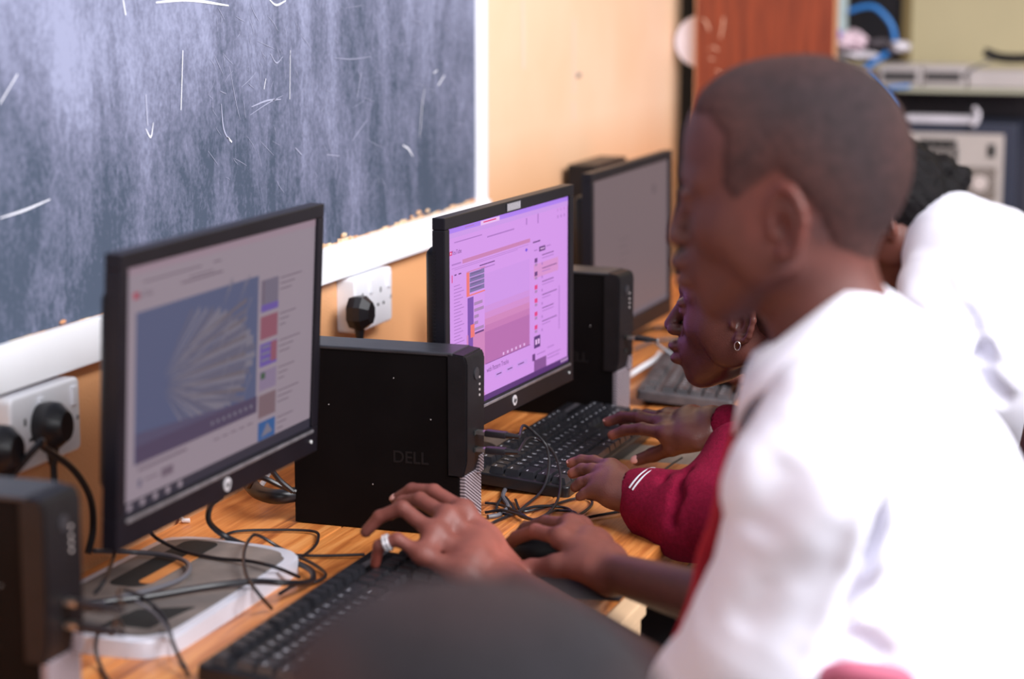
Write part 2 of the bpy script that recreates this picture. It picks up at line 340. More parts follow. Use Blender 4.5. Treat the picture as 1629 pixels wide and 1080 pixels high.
pl = build('plank', bm, GREYWOOD, None, label='grey plank bridging the gap between the two desks', category='plank')
rl = thing('timber_frame', 'pale raw timber rail and post beside the desk edge by the boy', 'wood frame', (0, 0, 0))
bm = bmesh.new(); box(bm, (0.633, 1.5, DZ-0.035), (0.658, 2.31, DZ-0.014), 0.002); build('rail', bm, RAWWOOD, rl)
bm = bmesh.new(); box(bm, (0.634, 2.262, 0), (0.654, 2.302, DZ-0.036), 0.002); build('post', bm, RAWWOOD, rl)
bm = bmesh.new(); box(bm, (0.634, 1.51, 0), (0.654, 1.55, DZ-0.036), 0.002); build('post', bm, RAWWOOD, rl)
bm = bmesh.new(); box(bm, (0.636, 1.551, DZ-0.10), (0.648, 2.261, DZ-0.036), 0.002); build('side_board', bm, RAWWOOD, rl)

# ------------------------------------------------------------------ monitors
SW_, SH_ = 0.443, 0.249
def E(name, c, s): return mat(name, (0.015, 0.015, 0.018), 0.4, spec=0.15, emit=c, es=s)
def monitor(label, x, y, z, yaw, tilt, sc, content, smats, base=True, strip=True, vents=True):
    t = thing('computer_monitor', label, 'monitor', (x, y, DZ), yaw, 'flat black monitors on the desks')
    w, h = SW_*sc, SH_*sc; b, bt, bb = 0.016, 0.016, 0.032
    M = Matrix.Translation((0, 0, z)) @ Matrix.Rotation(-tilt, 4, 'Y')
    bm = bmesh.new()
    for lo, hi in (((-0.014, -w/2-b, h/2), (0.004, w/2+b, h/2+bt)), ((-0.014, -w/2-b, -h/2-bb), (0.004, w/2+b, -h/2)), ((-0.014, -w/2-b, -h/2), (0.004, -w/2, h/2)), ((-0.014, w/2, -h/2), (0.004, w/2+b, h/2))):
        box(bm, lo, hi, 0.0015, M=M)
    bz = build('bezel', bm, BEZ, t)
    bm = bmesh.new(); prism(bm, rrect(w-0.05, h-0.04, 0.012, cy=-0.008), 0.0141, 0.045, 0, 0.014, M @ Matrix(((0, 0, -1, 0), (1, 0, 0, 0), (0, 1, 0, 0), (0, 0, 0, 1))))
    if vents:
        for i in range(26): box(bm, (-0.0135, -w/2-b-0.0008, -0.03+i*0.005), (-0.009, -w/2-b-0.0001, -0.0275+i*0.005), M=M)
    build('rear_housing', bm, BLK, t, True)
    bm = bmesh.new()
    def q(u0, v0, u1, v1, mi, L=1):
        X = 0.0003*L; f = lambda u, v: M @ Vector((X, (u-.5)*w, (.5-v)*h)); quad(bm, f(u0, v0), f(u1, v0), f(u1, v1), f(u0, v1), mi)
    def poly(pts, mi, L=2):
        X = 0.0003*L; f = bm.faces.new([bm.verts.new(M @ Vector((X, (u-.5)*w, (.5-v)*h))) for u, v in pts]); f.material_index = mi
    def txt(s, u, v, size, mi, L=3):
        tb = text_bm(s, size, 0); add_bm(bm, tb, M @ Matrix.Translation((0.0003*L, (u-.5)*w, (.5-v)*h)) @ Matrix(((0, 0, 1, 0), (1, 0, 0, 0), (0, 1, 0, 0), (0, 0, 0, 1))), mi)
    q(0, 0, 1, 1, 0, 0); content(q, poly, txt); build('screen', bm, smats, t)
    if strip:
        bm = bmesh.new(); box(bm, (0.004, -w/2, -h/2-0.0065), (0.0062, w/2, -h/2-0.0025), 0.0008, M=M); build('trim_strip', bm, CHROME, bz)
        bm = bmesh.new(); prism(bm, [(0.0075*math.cos(a*PI/12), 0.0075*math.sin(a*PI/12)) for a in range(24)], 0.0035, 0.0052, 0, 0, M @ Matrix.Translation((0, 0, -h/2-0.018)) @ Matrix(((0, 0, 1, 0), (1, 0, 0, 0), (0, 1, 0, 0), (0, 0, 0, 1))))
        add_bm(bm, text_bm('hp', 0.0095, 0.0003, 0.0), M @ Matrix.Translation((0.0056, 0, -h/2-0.0175)) @ Matrix(((0, 0, 1, 0), (1, 0.25, 0, 0), (0, 1, 0, 0), (0, 0, 0, 1))), 1)
        build('logo', bm, [mat('logo_silver', (0.75, 0.72, 0.76), 0.35, 0.3), VENT], bz, label='round silver logo badge')
        bm = bmesh.new(); p = M @ Vector((0.004, w/2-0.004, -h/2-0.017)); cyl(bm, p, p+Vector((0.0015, 0, 0)), 0.002); build('power_light', bm, mat('power_white', (0.7, 0.7, 0.7), 0.4), bz)
    bm = bmesh.new(); nx = -0.165 if base == 'oval' else -0.085; ny = 0.03 if base == 'oval' else 0.0
    if base == 'oval':
        for yy in (-0.035, -0.022, -0.009, 0.004): tube(bm, spline([(-0.165, yy, 0.0212), (-0.155, yy, 0.045), (-0.105, yy+0.015, 0.125), (-0.056, yy+0.03, 0.22)], 5), 0.0085, 8)
    else:
        box(bm, (nx, ny-0.01, 0.0195), (nx+0.02, ny+0.05, z-0.03), 0.005); box(bm, (nx, ny-0.01, z-0.029), (-0.0455, ny+0.05, z+0.02), 0.005); build('stand_neck', bm, BLK, t)
    if base == 'oval':
        bm = bmesh.new(); out = []
        # rounded trapezoid foot, open in the middle
        outer = [(-0.21, -0.10), (-0.19, -0.14), (-0.05, -0.145), (-0.018, -0.125), (-0.008, -0.09), (-0.012, 0.17), (-0.022, 0.21), (-0.05, 0.235), (-0.16, 0.25), (-0.20, 0.235), (-0.21, 0.19)]
        outer = [(a.x, a.y) for a in spline([Vector((x_, y_, 0)) for x_, y_ in outer]+[Vector((-0.21, -0.10, 0))], 4)[:-1]]
        prism(bm, outer, 0.0, 0.019, 0, 0.002); build('stand_base', bm, SILVER, t, True, label='silver rounded foot')
        inner = [(-0.112+(a+0.112)*0.87, 0.05+(b_-0.05)*0.915) for a, b_ in outer]
        bm = bmesh.new(); prism(bm, inner, 0.0192, 0.021, 0, 0.0006); build('base_top', bm, DUSTY, t, label='dusty grey top of the foot')
        bm = bmesh.new()
        prism(bm, rrect(0.046, 0.20, 0.015, cx=-0.150, cy=0.125), 0.0211, 0.0216); build('base_slot', bm, DARKM, t)
        bm = bmesh.new(); prism(bm, [(-0.045, -0.105), (-0.035, -0.02), (-0.09, -0.05), (-0.10, -0.11)], 0.0211, 0.0216); build('base_slot', bm, DARKM, t)
        bm = bmesh.new(); prism(bm, rrect(0.018, 0.13, 0.008, cx=-0.132, cy=0.105), 0.0217, 0.0221); build('base_opening', bm, DESK, t, label='desk wood seen through the slot in the foot')
    else:
        bm = bmesh.new(); prism(bm, rrect(0.14, 0.24, 0.05, cx=-0.125), 0.0, 0.019, 0, 0.003); build('stand_base', bm, BLK, t, True)
    return t

def c1(q, poly, txt):
    q(0, 0, 1, 0.035, 1); q(0, 0.955, 1, 1, 2)
    for i in range(5): q(0.02+i*0.06, 0.963, 0.04+i*0.06, 0.99, 0, 2)
    q(0.08, 0.070, 0.36, 0.076, 3); q(0.42, 0.068, 0.46, 0.075, 3); q(0.26, 0.118, 0.47, 0.126, 3); q(0.30, 0.103, 0.42, 0.108, 3)
    q(0.035, 0.106, 0.062, 0.134, 4, 2); txt('YouTube', 0.085, 0.121, 0.009, 3)
    q(0.05, 0.19, 0.668, 0.81, 5)
    # the pale many-ribbed fan shape in the video
    N = 26
    for i in range(N):
        a = -1.15 + 2.3*i/(N-1); cx, cy = 0.16, 0.52
        L0, L1 = 0.04, 0.50-0.10*abs(a)
        x1 = cx+L1*math.cos(a); y1 = cy+0.62*L1*math.sin(a)*1.25
        x1 = min(x1, 0.655); y1 = max(0.20, min(0.79, y1)); th = 0.012+0.010*random.random()
        poly([(cx+L0*math.cos(a), cy+0.8*L0*math.sin(a)), (x1, y1-th), (x1, y1+th)], 6 if i % 3 else 7, 2+i*0.05)
    for i in range(12):
        yy = 0.27+i*0.04; poly([(0.17+abs(i-6)*0.012, 0.52+(i-6)*0.018), (0.60, yy), (0.60, yy+0.02+0.01*(i % 2))], 7 if i % 2 else 8, 3.5+i*0.05)
    for i in range(14):
        a = random.uniform(0.42, 0.60); b = random.uniform(0.25, 0.75); poly([(a, b), (a+0.05, b-0.12), (a+0.056, b-0.118)], 6, 4.5)
    poly([(0.05, 0.68), (0.668, 0.74), (0.668, 0.81), (0.05, 0.81)], 9, 4.6); q(0.05, 0.735, 0.668, 0.81, 10, 4.8)
    for i in range(8): q(0.42+i*0.03, 0.765, 0.432+i*0.03, 0.78, 6, 5)
    q(0.066, 0.832, 0.30, 0.842, 3, 2); q(0.178, 0.875, 0.234, 0.912, 3, 2); q(0.066, 0.875, 0.085, 0.91, 11, 2); q(0.10, 0.885, 0.16, 0.892, 3, 2)
    for i in range(5): q(0.44+i*0.045, 0.85, 0.47+i*0.045, 0.856, 3, 2)
    ys = (0.21, 0.375, 0.50, 0.625, 0.735, 0.86, 0.965); cols = (11, 12, 13, 14, 15, 16)
    for i in range(6):
        q(0.683, ys[i]+0.008, 0.782, ys[i+1]-0.012, cols[i], 2)
        for k in range(3): q(0.795, ys[i]+0.018+0.026*k, (0.92, 0.88, 0.86)[k]-0.03*(i % 2), ys[i]+0.023+0.026*k, 3, 2)
    q(0.683, 0.33, 0.782, 0.362, 13, 3); poly([(0.70, 0.94), (0.735, 0.88), (0.765, 0.93)], 6, 3); q(0.69, 0.22, 0.70, 0.32, 3, 3)
    for k in range(3): q(0.69, 0.52+0.03*k, 0.74, 0.53+0.03*k, 6, 3)
    q(0.745, 0.51, 0.78, 0.60, 12, 3); q(0.69, 0.64, 0.715, 0.67, 17, 3)
S1 = 0.73
m1mats = [E('s1_page', (0.34, 0.27, 0.32), S1), E('s1_tabs', (0.36, 0.25, 0.31), S1), E('s1_taskbar', (0.02, 0.015, 0.03), S1), E('s1_text', (0.16, 0.11, 0.15), S1), E('s1_red', (0.45, 0.06, 0.10), S1), E('s1_video', (0.085, 0.10, 0.20), S1),
          E('s1_rib_light', (0.20, 0.18, 0.235), S1), E('s1_rib_mid', (0.125, 0.115, 0.175), S1), E('s1_rib_warm', (0.15, 0.12, 0.145), S1), E('s1_lower', (0.085, 0.07, 0.14), S1), E('s1_video_foot', (0.07, 0.045, 0.10), S1),
          E('s1_thumb_grey', (0.17, 0.14, 0.20), S1), E('s1_thumb_red', (0.28, 0.08, 0.12), S1), E('s1_thumb_violet', (0.14, 0.08, 0.36), S1), E('s1_thumb_lilac', (0.26, 0.19, 0.30), S1), E('s1_thumb_brown', (0.20, 0.12, 0.14), S1), E('s1_thumb_blue', (0.02, 0.10, 0.30), S1), E('s1_green', (0.04, 0.09, 0.04), S1)]
monitor('black monitor nearest the camera showing a video page with a pale ribbed fan shape', 0.266, 2.023, 0.2995, -0.002, -0.05, 1.0, c1, m1mats, 'oval')

def c2(q, poly, txt):
    q(0, 0, 1, 0.028, 1); q(0, 0.028, 1, 0.055, 2); q(0.25, 0.006, 0.40, 0.03, 3, 2); q(0.27, 0.012, 0.37, 0.019, 4, 3); q(0.13, 0.012, 0.20, 0.018, 5, 2)
    q(0.05, 0.078, 0.26, 0.084, 5, 2); q(0.30, 0.098, 0.52, 0.106, 5, 2); q(0.62, 0.062, 0.63, 0.10, 5, 2); q(0.72, 0.055, 0.73, 0.11, 5, 2)
    for k in range(3): q(0.90+k*0.03, 0.06, 0.905+k*0.03, 0.075, 5, 2); q(0.90+k*0.03, 0.10, 0.91+k*0.03, 0.115, 5, 2)
    poly([(0.012, 0.122), (0.034, 0.122), (0.034, 0.144), (0.012, 0.144)], 4); poly([(0.019, 0.127), (0.019, 0.139), (0.028, 0.133)], 6, 3); txt('YouTube', 0.066, 0.133, 0.0085, 7)
    q(0.11, 0.183, 0.655, 0.205, 8, 2); q(0.03, 0.192, 0.10, 0.20, 5, 2); q(0.03, 0.215, 0.64, 0.2175, 5, 2); q(0.05, 0.224, 0.55, 0.2265, 5, 2); q(0.24, 0.243, 0.36, 0.249, 7, 2); q(0.25, 0.262, 0.36, 0.268, 5, 2)
    poly([(0.610, 0.243), (0.622, 0.232), (0.634, 0.243), (0.622, 0.254)], 9, 3); q(0.03, 0.25, 0.036, 0.29, 4, 2); q(0.05, 0.25, 0.065, 0.257, 7, 2); q(0.08, 0.25, 0.10, 0.257, 7, 2)
    for k in range(24): q(0.045, 0.31+0.018*k, 0.075+0.03*((k*7) % 5)/4+0.015, 0.3145+0.018*k, 5, 2)
    N = 14                                            # the video picture: lilac above, pink and mauve below
    for i in range(N):
        a = 0.30+i*0.5/N; q(0.28, a, 0.652, a+0.5/N, 10+min(5, max(0, i-4)), 1)
    q(0.14, 0.60, 0.28, 0.80, 13, 1)
    q(0.138, 0.26, 0.16, 0.385, 16, 3); q(0.138, 0.385, 0.28, 0.392, 16, 3)
    for k in range(4): q(0.162, 0.266+0.028*k, 0.275, 0.29+0.028*k, 17, 3); q(0.17, 0.272+0.028*k, 0.25, 0.275+0.028*k, 7, 4)
    q(0.138, 0.255, 0.28, 0.262, 13, 4); q(0.145, 0.40, 0.19, 0.60, 18, 3); q(0.15, 0.60, 0.185, 0.69, 18, 3); q(0.165, 0.55, 0.195, 0.62, 16, 4)
    for k in range(5): q(0.195, 0.435+0.035*k, (0.26, 0.27, 0.23, 0.225, 0.27)[k], 0.452+0.035*k, 19, 3)
    q(0.20, 0.60, 0.27, 0.61, 7, 3)
    for k in range(6): q(0.42+k*0.035, 0.775, 0.432+k*0.035, 0.79, 3, 4)
    q(0.28, 0.797, 0.652, 0.80, 7, 4)
    txt('with Pattern Tracks', 0.38, 0.838, 0.0098, 7); q(0.36, 0.872, 0.42, 0.90, 2, 2); q(0.45, 0.872, 0.51, 0.90, 2, 2); q(0.54, 0.872, 0.63, 0.90, 2, 2)
    for a, b in ((0.37, 0.41), (0.46, 0.50), (0.55, 0.60)): q(a, 0.882, b, 0.888, 7, 3)
    q(0.68, 0.21, 0.745, 0.218, 7, 2); q(0.735, 0.25, 0.79, 0.278, 7, 2); q(0.745, 0.261, 0.78, 0.267, 3, 3); q(0.69, 0.26, 0.72, 0.266, 5, 2); q(0.80, 0.256, 0.84, 0.262, 5, 2)
    q(0.69, 0.345, 0.91, 0.425, 20, 1)
    for i in range(6):
        v = 0.30+i*0.078
        q(0.695, v+0.01, 0.72, v+0.035, 7 if i < 2 else 4, 2); q(0.697, v+0.04, 0.718, v+0.055, 19, 2)
        for k in range(2): q(0.76, v+0.018*k, 0.865+0.03*((i*3+k) % 2)-0.03*k, v+0.005+0.018*k, 5 if k else 7, 3)
        q(0.755, v+0.045, 0.765, v+0.06, 5, 3)
    q(0.69, 0.765, 0.745, 0.835, 21, 2); q(0.70, 0.785, 0.715, 0.815, 3, 3); q(0.722, 0.785, 0.737, 0.815, 3, 3)
    q(0.675, 0.865, 0.70, 0.905, 7, 2); q(0.715, 0.873, 0.79, 0.879, 5, 2); q(0.81, 0.86, 0.87, 0.866, 5, 2)
    q(0.69, 0.905, 0.80, 0.975, 22, 2); q(0.81, 0.905, 0.93, 0.911, 5, 2); q(0.81, 0.925, 0.92, 0.931, 5, 2)
    q(0.915, 0.52, 0.922, 0.78, 5, 2); q(0, 0.968, 1, 1, 21, 5)
    for k in range(4): q(0.93+k*0.018, 0.975, 0.938+k*0.018, 0.99, 3, 6)
    q(0, 0.955, 0.28, 0.968, 13, 1)
S2 = 0.96
def e2(n, c): return E('s2_'+n, c, S2)
m2mats = [e2('page', (0.66, 0.30, 0.82)), e2('tabbar', (0.42, 0.20, 0.86)), e2('bar', (0.60, 0.30, 0.80)), e2('white', (0.82, 0.50, 0.88)), e2('red', (0.75, 0.04, 0.22)), e2('faint', (0.42, 0.17, 0.56)), e2('play', (0.9, 0.7, 0.9)), e2('ink', (0.13, 0.03, 0.20)),
          e2('pinkbar', (0.58, 0.20, 0.45)), e2('blue', (0.16, 0.06, 0.70))] + [e2('vid%d' % i, c) for i, c in enumerate(((0.62, 0.29, 0.80), (0.62, 0.27, 0.72), (0.64, 0.25, 0.62), (0.62, 0.22, 0.50), (0.56, 0.18, 0.46), (0.47, 0.14, 0.42)))] + \
         [e2('orange', (0.85, 0.17, 0.16)), e2('slate', (0.20, 0.15, 0.36)), e2('violet', (0.19, 0.06, 0.40)), e2('greyblock', (0.40, 0.22, 0.45)), e2('highlight', (0.68, 0.28, 0.62)), e2('dark', (0.09, 0.02, 0.17)), e2('mauve', (0.24, 0.08, 0.30))]
MN2 = monitor('middle black monitor glowing purple with a video page, in front of the girl', 0.331, 2.772, 0.2529, -0.0526, 0.002, 1.0, c2, m2mats, 'plain')
bm = bmesh.new(); box(bm, (0.0045, -0.028, SH_/2+0.0025), (0.0049, 0.022, SH_/2+0.0135), M=Matrix.Translation((0, 0, 0.2529)))
for i in range(11): box(bm, (0.0049, -0.025+i*0.0042, SH_/2+0.0035), (0.0051, -0.0235+i*0.0042, SH_/2+0.0125), mi=1, M=Matrix.Translation((0, 0, 0.2529)))
build('barcode_label', bm, [mat('label_grey', (0.16, 0.15, 0.17), 0.5), mat('label_bars', (0.45, 0.43, 0.46), 0.5)], MN2, label='worn barcode sticker')
def c3(q, poly, txt):
    q(0.78, 0.15, 0.82, 0.21, 1, 2)
    for k in range(5): q(0.33, 0.44+0.05*k, 0.45-0.02*(k % 2), 0.446+0.05*k, 1, 2)
    q(0, 0.965, 1, 1, 2)
m3mats = [E('s3_page', (0.20, 0.14, 0.15), 0.75), E('s3_ink', (0.13, 0.09, 0.10), 0.8), E('s3_foot', (0.16, 0.13, 0.16), 0.8)]
monitor('far black monitor with a dim grey-brown screen, behind the second computer case', 0.2238, 3.763, 0.2075, -0.012, 0.012, 1.096, c3, m3mats, 'plain', strip=False, vents=False)
bm = bmesh.new(); box(bm, (0.015, 4.02, DZ+0.001), (0.075, 4.24, DZ+0.325), 0.004)
tw = thing('computer_tower', 'tall black tower case standing against the wall behind the far monitor', 'computer', (0, 0, 0)); build('case', bm, BLK, tw)
bm = bmesh.new(); box(bm, (0.0751, 4.03, DZ+0.02), (0.080, 4.23, DZ+0.315), 0.002); build('front_panel', bm, CASETOP, tw)

# ------------------------------------------------------------------ small computer cases
GR = mat('silver_grille', (0.40, 0.36, 0.40), 0.45, 0.2)
def grille_nodes(m):
    nt = m.node_tree; b = nt.nodes['Principled BSDF']; tc = nt.nodes.new('ShaderNodeTexCoord'); mp = nt.nodes.new('ShaderNodeMapping'); nt.links.new(tc.outputs['Object'], mp.inputs[0]); mp.inputs['Rotation'].default_value = (math.radians(28), 0, 0)
    w = nt.nodes.new('ShaderNodeTexWave'); w.bands_direction = 'Z'; w.inputs['Scale'].default_value = 84; nt.links.new(mp.outputs[0], w.inputs['Vector'])
    r = nt.nodes.new('ShaderNodeValToRGB'); nt.links.new(w.outputs[0], r.inputs[0]); r.color_ramp.elements[0].position = 0.40; r.color_ramp.elements[0].color = (0.06, 0.048, 0.06, 1); r.color_ramp.elements[1].position = 0.60; r.color_ramp.elements[1].color = (0.38, 0.33, 0.37, 1); nt.links.new(r.outputs[0], b.inputs['Base Color'])
grille_nodes(GR)
def small_case(label, x, y, yaw, dust=False):
    # local: front face towards +X, broad side towards -Y (camera); origin = far front bottom corner
    t = thing('desktop_computer', label, 'computer', (x, y, DZ), yaw, 'slim black desktop computers standing upright')
    D, T, Hh = 0.240, 0.065, 0.237
    bm = bmesh.new(); box(bm, (-D, -T+0.002, 0.001), (-0.012, -0.002, Hh-0.004), 0.0015); build('case', bm, BLKG, t)
    bm = bmesh.new(); box(bm, (-D, -T, Hh-0.0045), (-0.020, 0, Hh), 0.0015); build('top_cover', bm, CASETOP, t)
    bm = bmesh.new(); prof = [(-0.028, 0.078), (-0.006, 0.078), (-0.001, 0.098), (0.0, Hh-0.012), (-0.004, Hh-0.003), (-0.028, Hh)]
    Mx = Matrix(((1, 0, 0, 0), (0, 0, -1, 0), (0, 1, 0, 0), (0, 0, 0, 1))); prism(bm, prof, 0, T, 0, 0, Mx)
    bmesh.ops.bevel(bm, geom=bm.edges[:], offset=0.002, segments=2, affect='EDGES'); fb = build('front_bezel', bm, BLK, t, True)
    bm = bmesh.new(); box(bm, (-0.0120, -T+0.003, 0.002), (-0.004, -0.003, 0.080), 0.0015); box(bm, (-0.006, -0.020, 0.075), (-0.0005, -0.003, 0.098), 0.001); build('front_grille', bm, GR, t, label='silver slotted grille')
    for zz in (0.106, 0.128):
        bm = bmesh.new(); box(bm, (-0.001, -T*0.62, zz), (0.0006, -T*0.62+0.014, zz+0.006)); build('usb_port', bm, DARKM, fb)
    for zz in (0.176, 0.183, 0.190, 0.199):
        bm = bmesh.new(); box(bm, (-0.001, -0.022, zz), (0.0006, -0.019, zz+0.0025)); build('status_light', bm, GREYDEV, fb)
    bm = bmesh.new(); cyl(bm, (-0.001, -T/2, Hh-0.030), (0.0012, -T/2, Hh-0.030), 0.008); build('power_button', bm, CASETOP, fb, True)
    bm = bmesh.new(); M = Matrix.Translation((-0.078, -T+0.0018, 0.098)) @ Matrix(((1, 0, 0, 0), (0, 0, -1, 0), (0, 1, 0, 0), (0, 0, 0, 1))); add_bm(bm, text_bm('D\u0190LL'.replace('\u0190', 'E'), 0.022, 0.0004, 0.0002), M)
    build('embossed_logo', bm, mat('embossed_black', (0.009, 0.007, 0.0075), 0.5, spec=0.2), t, label='faint embossed letters DELL')
    bm = bmesh.new()
    for (a, b_) in ((-0.19, 0.16), (-0.10, 0.20), (-0.13, 0.06), (-0.05, 0.15)): bmesh.ops.create_icosphere(bm, subdivisions=1, radius=0.0008, matrix=Matrix.Translation((a, -T+0.002, b_)))
    build('paint_specks', bm, GREYDEV, t, kind='stuff')
    return t
small_case('slim black upright computer between the nearest and middle monitors', 0.3887, 2.5019, 0.0)
small_case('slim black upright computer beside the right edge of the middle monitor', 0.376, 3.2412, -0.08)
p = PZ(128, 768, 0.237); small_case('slim black upright computer cut off by the lower left corner of the frame', p.x, p.y, 0.0)
CASE0 = p.copy()

# ------------------------------------------------------------------ keyboards
def keyboard(label, x, y, yaw, kw=0.442, kd=0.150, legends=True, sticker=False, dusty=False):
    t = thing('keyboard', label, 'keyboard', (x, y, DZ), yaw+PI/2, 'black full-size keyboards on the desks')
    tilt = Matrix.Translation((0, 0, 0.012)) @ Matrix.Rotation(math.radians(5), 4, 'X')
    bm = bmesh.new(); prism(bm, rrect(kw, kd, 0.008), -0.006, 0.010, 0, 0.003, tilt); build('case', bm, KTOPD if dusty == 2 else KBODY, t, True)
    for sx in (-1, 1):
        bm = bmesh.new(); box(bm, (sx*kw*0.40-0.012, kd*0.36, 0.0), (sx*kw*0.40+0.012, kd*0.45, 0.016), 0.002); build('rear_foot', bm, KBODY, t)
    u = kw/23.2; kz = 0.010; bmk = bmesh.new(); bml = bmesh.new(); x0 = -kw/2+u*0.45; y0 = -kd/2+kd*0.045; dy = kd*0.90/6.4
    rows = [[1.25, 1.25, 1.25, 6.25, 1.25, 1.25, 1.25, 1.25], [2.25]+[1]*10+[2.75], [1.75]+[1]*11+[2.25], [1.5]+[1]*12+[1.5], [1]*13+[2]]
    leg = ['', 'ZXCVBNM,./', "ASDFGHJKL;'", 'QWERTYUIOP[]', '1234567890-=']; off = [0, 1, 1, 1, 1]
    def cap(cx, cy, w, d, ch=''):
        h0, h1 = kz, kz+0.0085; a, b_ = w/2-0.0009, d/2-0.0009; ta, tb = a-0.0022, b_-0.0022
        lo = [bmk.verts.new(tilt @ Vector((cx+sx*a, cy+sy*b_, h0))) for sx, sy in ((-1, -1), (1, -1), (1, 1), (-1, 1))]
        hi = [bmk.verts.new(tilt @ Vector((cx+sx*ta, cy+0.0006+sy*tb, h1))) for sx, sy in ((-1, -1), (1, -1), (1, 1), (-1, 1))]
        bmk.faces.new(hi)
        for i in range(4): bmk.faces.new((lo[i], lo[(i+1) % 4], hi[(i+1) % 4], hi[i]))
        if ch and legends: add_bm(bml, text_bm(ch, 0.0075, 0, 0.0002), tilt @ Matrix.Translation((cx-ta*0.45, cy+tb*0.25, h1+0.0002)))
        elif legends and w > 0.02: 
            f = [tilt @ Vector((cx-ta*0.8+dx, cy+tb*0.3+dyy, h1+0.0002)) for dx, dyy in ((0, 0), (0.007, 0), (0.007, 0.0016), (0, 0.0016))]; quad(bml, *f)
    for r, row in enumerate(rows):
        cx = x0; cy = y0+r*dy+dy/2
        for i, wk in enumerate(row):
            ch = leg[r][i-off[r]] if leg[r] and off[r] <= i < off[r]+len(leg[r]) else ''
            cap(cx+wk*u/2, cy, wk*u, dy, ch); cx += wk*u
    cyF = y0+5.35*dy+dy/2; cx = x0
    for g in (1, -1, 4, -.5, 4, -.5, 4):
        if g < 0: cx += -g*u; continue
        for _ in range(int(g)): cap(cx+u/2, cyF, u, dy*0.9); cx += u
    xn = x0+15.3*u
    for r in (0, 3, 4):
        for i in range(3):
            cap(xn+(i+.5)*u, y0+r*dy+dy/2, u, dy)
    cap(xn+1.5*u, y0+1.5*dy, u, dy)
    for i in range(3): cap(xn+(i+.5)*u, cyF, u, dy*0.9)
    xp = x0+18.6*u
    for r in range(5):
        for i in range(4):
            if (r == 0 and i == 1) or (i == 3 and r in (0, 2)): continue
            cap(xp+(i+.5)*u+(-u/2 if r == 0 and i == 0 else 0)*-1*(1 if r == 0 and i == 0 else 0), y0+r*dy+dy/2+(dy/2 if i == 3 and r in (1, 3) else 0)*-1, u*(2 if r == 0 and i == 0 else 1), dy*(2 if i == 3 and r in (1, 3) else 1))
    build('keys', bmk, KEYD if dusty == 2 else KEY, t)
    if len(bml.faces): build('key_legends', bml, LEG, t)
    else: bml.free()
    bm = bmesh.new(); quad(bm, *[tilt @ Vector((xp+a, cyF+b_, 0.0125)) for a, b_ in ((0, -0.004), (3.6*u, -0.004), (3.6*u, 0.005), (0, 0.005))]); build('light_panel', bm, KTOPD, t)
    if sticker:
        bm = bmesh.new(); p = tilt @ Vector((kw/2-0.085, kd/2-0.012, 0.0100)); cyl(bm, p, p+Vector((0, 0, 0.0028)), 0.0035); build('round_sticker', bm, YEL, t, label='small yellow dot sticker')
    return t
keyboard('black keyboard nearest the camera under a hand wearing a ring', 0.408, 2.035, 0.0, 0.455, 0.152, True, True)
keyboard('black keyboard with dusty glossy keys under the girl\'s two hands', 0.3675, 2.920, -0.01, 0.485, 0.162, True, False, True)
keyboard('farthest keyboard, beyond the second computer case and below the far monitor', 0.413, 3.53, 0.14, 0.455, 0.160, True, False, 2)

# mouse
ms = thing('computer_mouse', 'black mouse cupped by the boy\'s right hand', 'mouse', (0.515, 2.40, DZ), 0.25)
bm = bmesh.new(); bmesh.ops.create_uvsphere(bm, u_segments=28, v_segments=16, radius=1.0)
for v in bm.verts:
    x, y, z = v.co; z = max(z, -0.25); v.co = Vector((x*0.055, y*0.030*(1-0.12*x), (z+0.25)*0.028*(1+0.12*x)))
build('body', bm, BLK, ms, True)
bm = bmesh.new(); cyl(bm, (-0.030, -0.004, 0.030), (-0.030, 0.004, 0.030), 0.006); build('scroll_wheel', bm, CABLEG, ms, True)
bm = bmesh.new(); tube(bm, spline([(-0.05, 0, 0.010), (-0.09, 0.01, 0.004), (-0.13, -0.01, 0.004), (-0.16, 0.03, 0.004)], 6), 0.0018, 6); build('cord', bm, CABLE, ms, True)
bm = bmesh.new(); pa = [PZ(806, 925, 0.0), PZ(880, 948, 0), PZ(985, 958, 0), PZ(1010, 930, 0), PZ(900, 870, 0)]
prism(bm, [(p.x, p.y) for p in pa], DZ+0.0005, DZ+0.003); build('hand_shadow', bm, mat('hand_shadow_dark', (0.012, 0.010, 0.014), 0.6), None, label='thin dark mouse mat under the boy\'s right hand', category='shadow sheet')  # dark sheet standing in for the shadow under hand and mouse

# ------------------------------------------------------------------ cables
def cable(label, pts, r=0.0028, m=CABLE, cat='cable', head=None, sub=7, group='loose black cables on the desk'):
    """pts: (px, py, height above desk); head: (start, end) of a plug body in world space"""
    q = [p if isinstance(p, Vector) else PZ(*p) for p in pts]
    if head:
        t = thing('cable', label, cat, (0, 0, 0), 0, group); bm = bmesh.new(); tube(bm, spline(q, sub), r, 8); build('wire', bm, m, t, True)
        a, b_ = head; d = (b_-a); L_ = d.length; d.normalize(); qd = d.to_track_quat('X', 'Z').to_matrix().to_4x4(); Mh = Matrix.Translation(a) @ qd
        bm = bmesh.new(); box(bm, (0, -0.006, -0.004), (L_*0.62, 0.006, 0.004), 0.0012, M=Mh); box(bm, (-0.012, -0.0055, -0.0022), (0, 0.0055, 0.0022), M=Mh, mi=1); cyl(bm, Mh @ Vector((L_*0.62, 0, 0)), Mh @ Vector((L_, 0, 0)), 0.0042, 0.0026, 12)
        build('plug', bm, [CABLE, METAL], t, True); return t
    bm = bmesh.new(); tube(bm, spline(q, sub), r, 8)
    return build('cable', bm, m, None, True, label=label, category=cat, group=group)
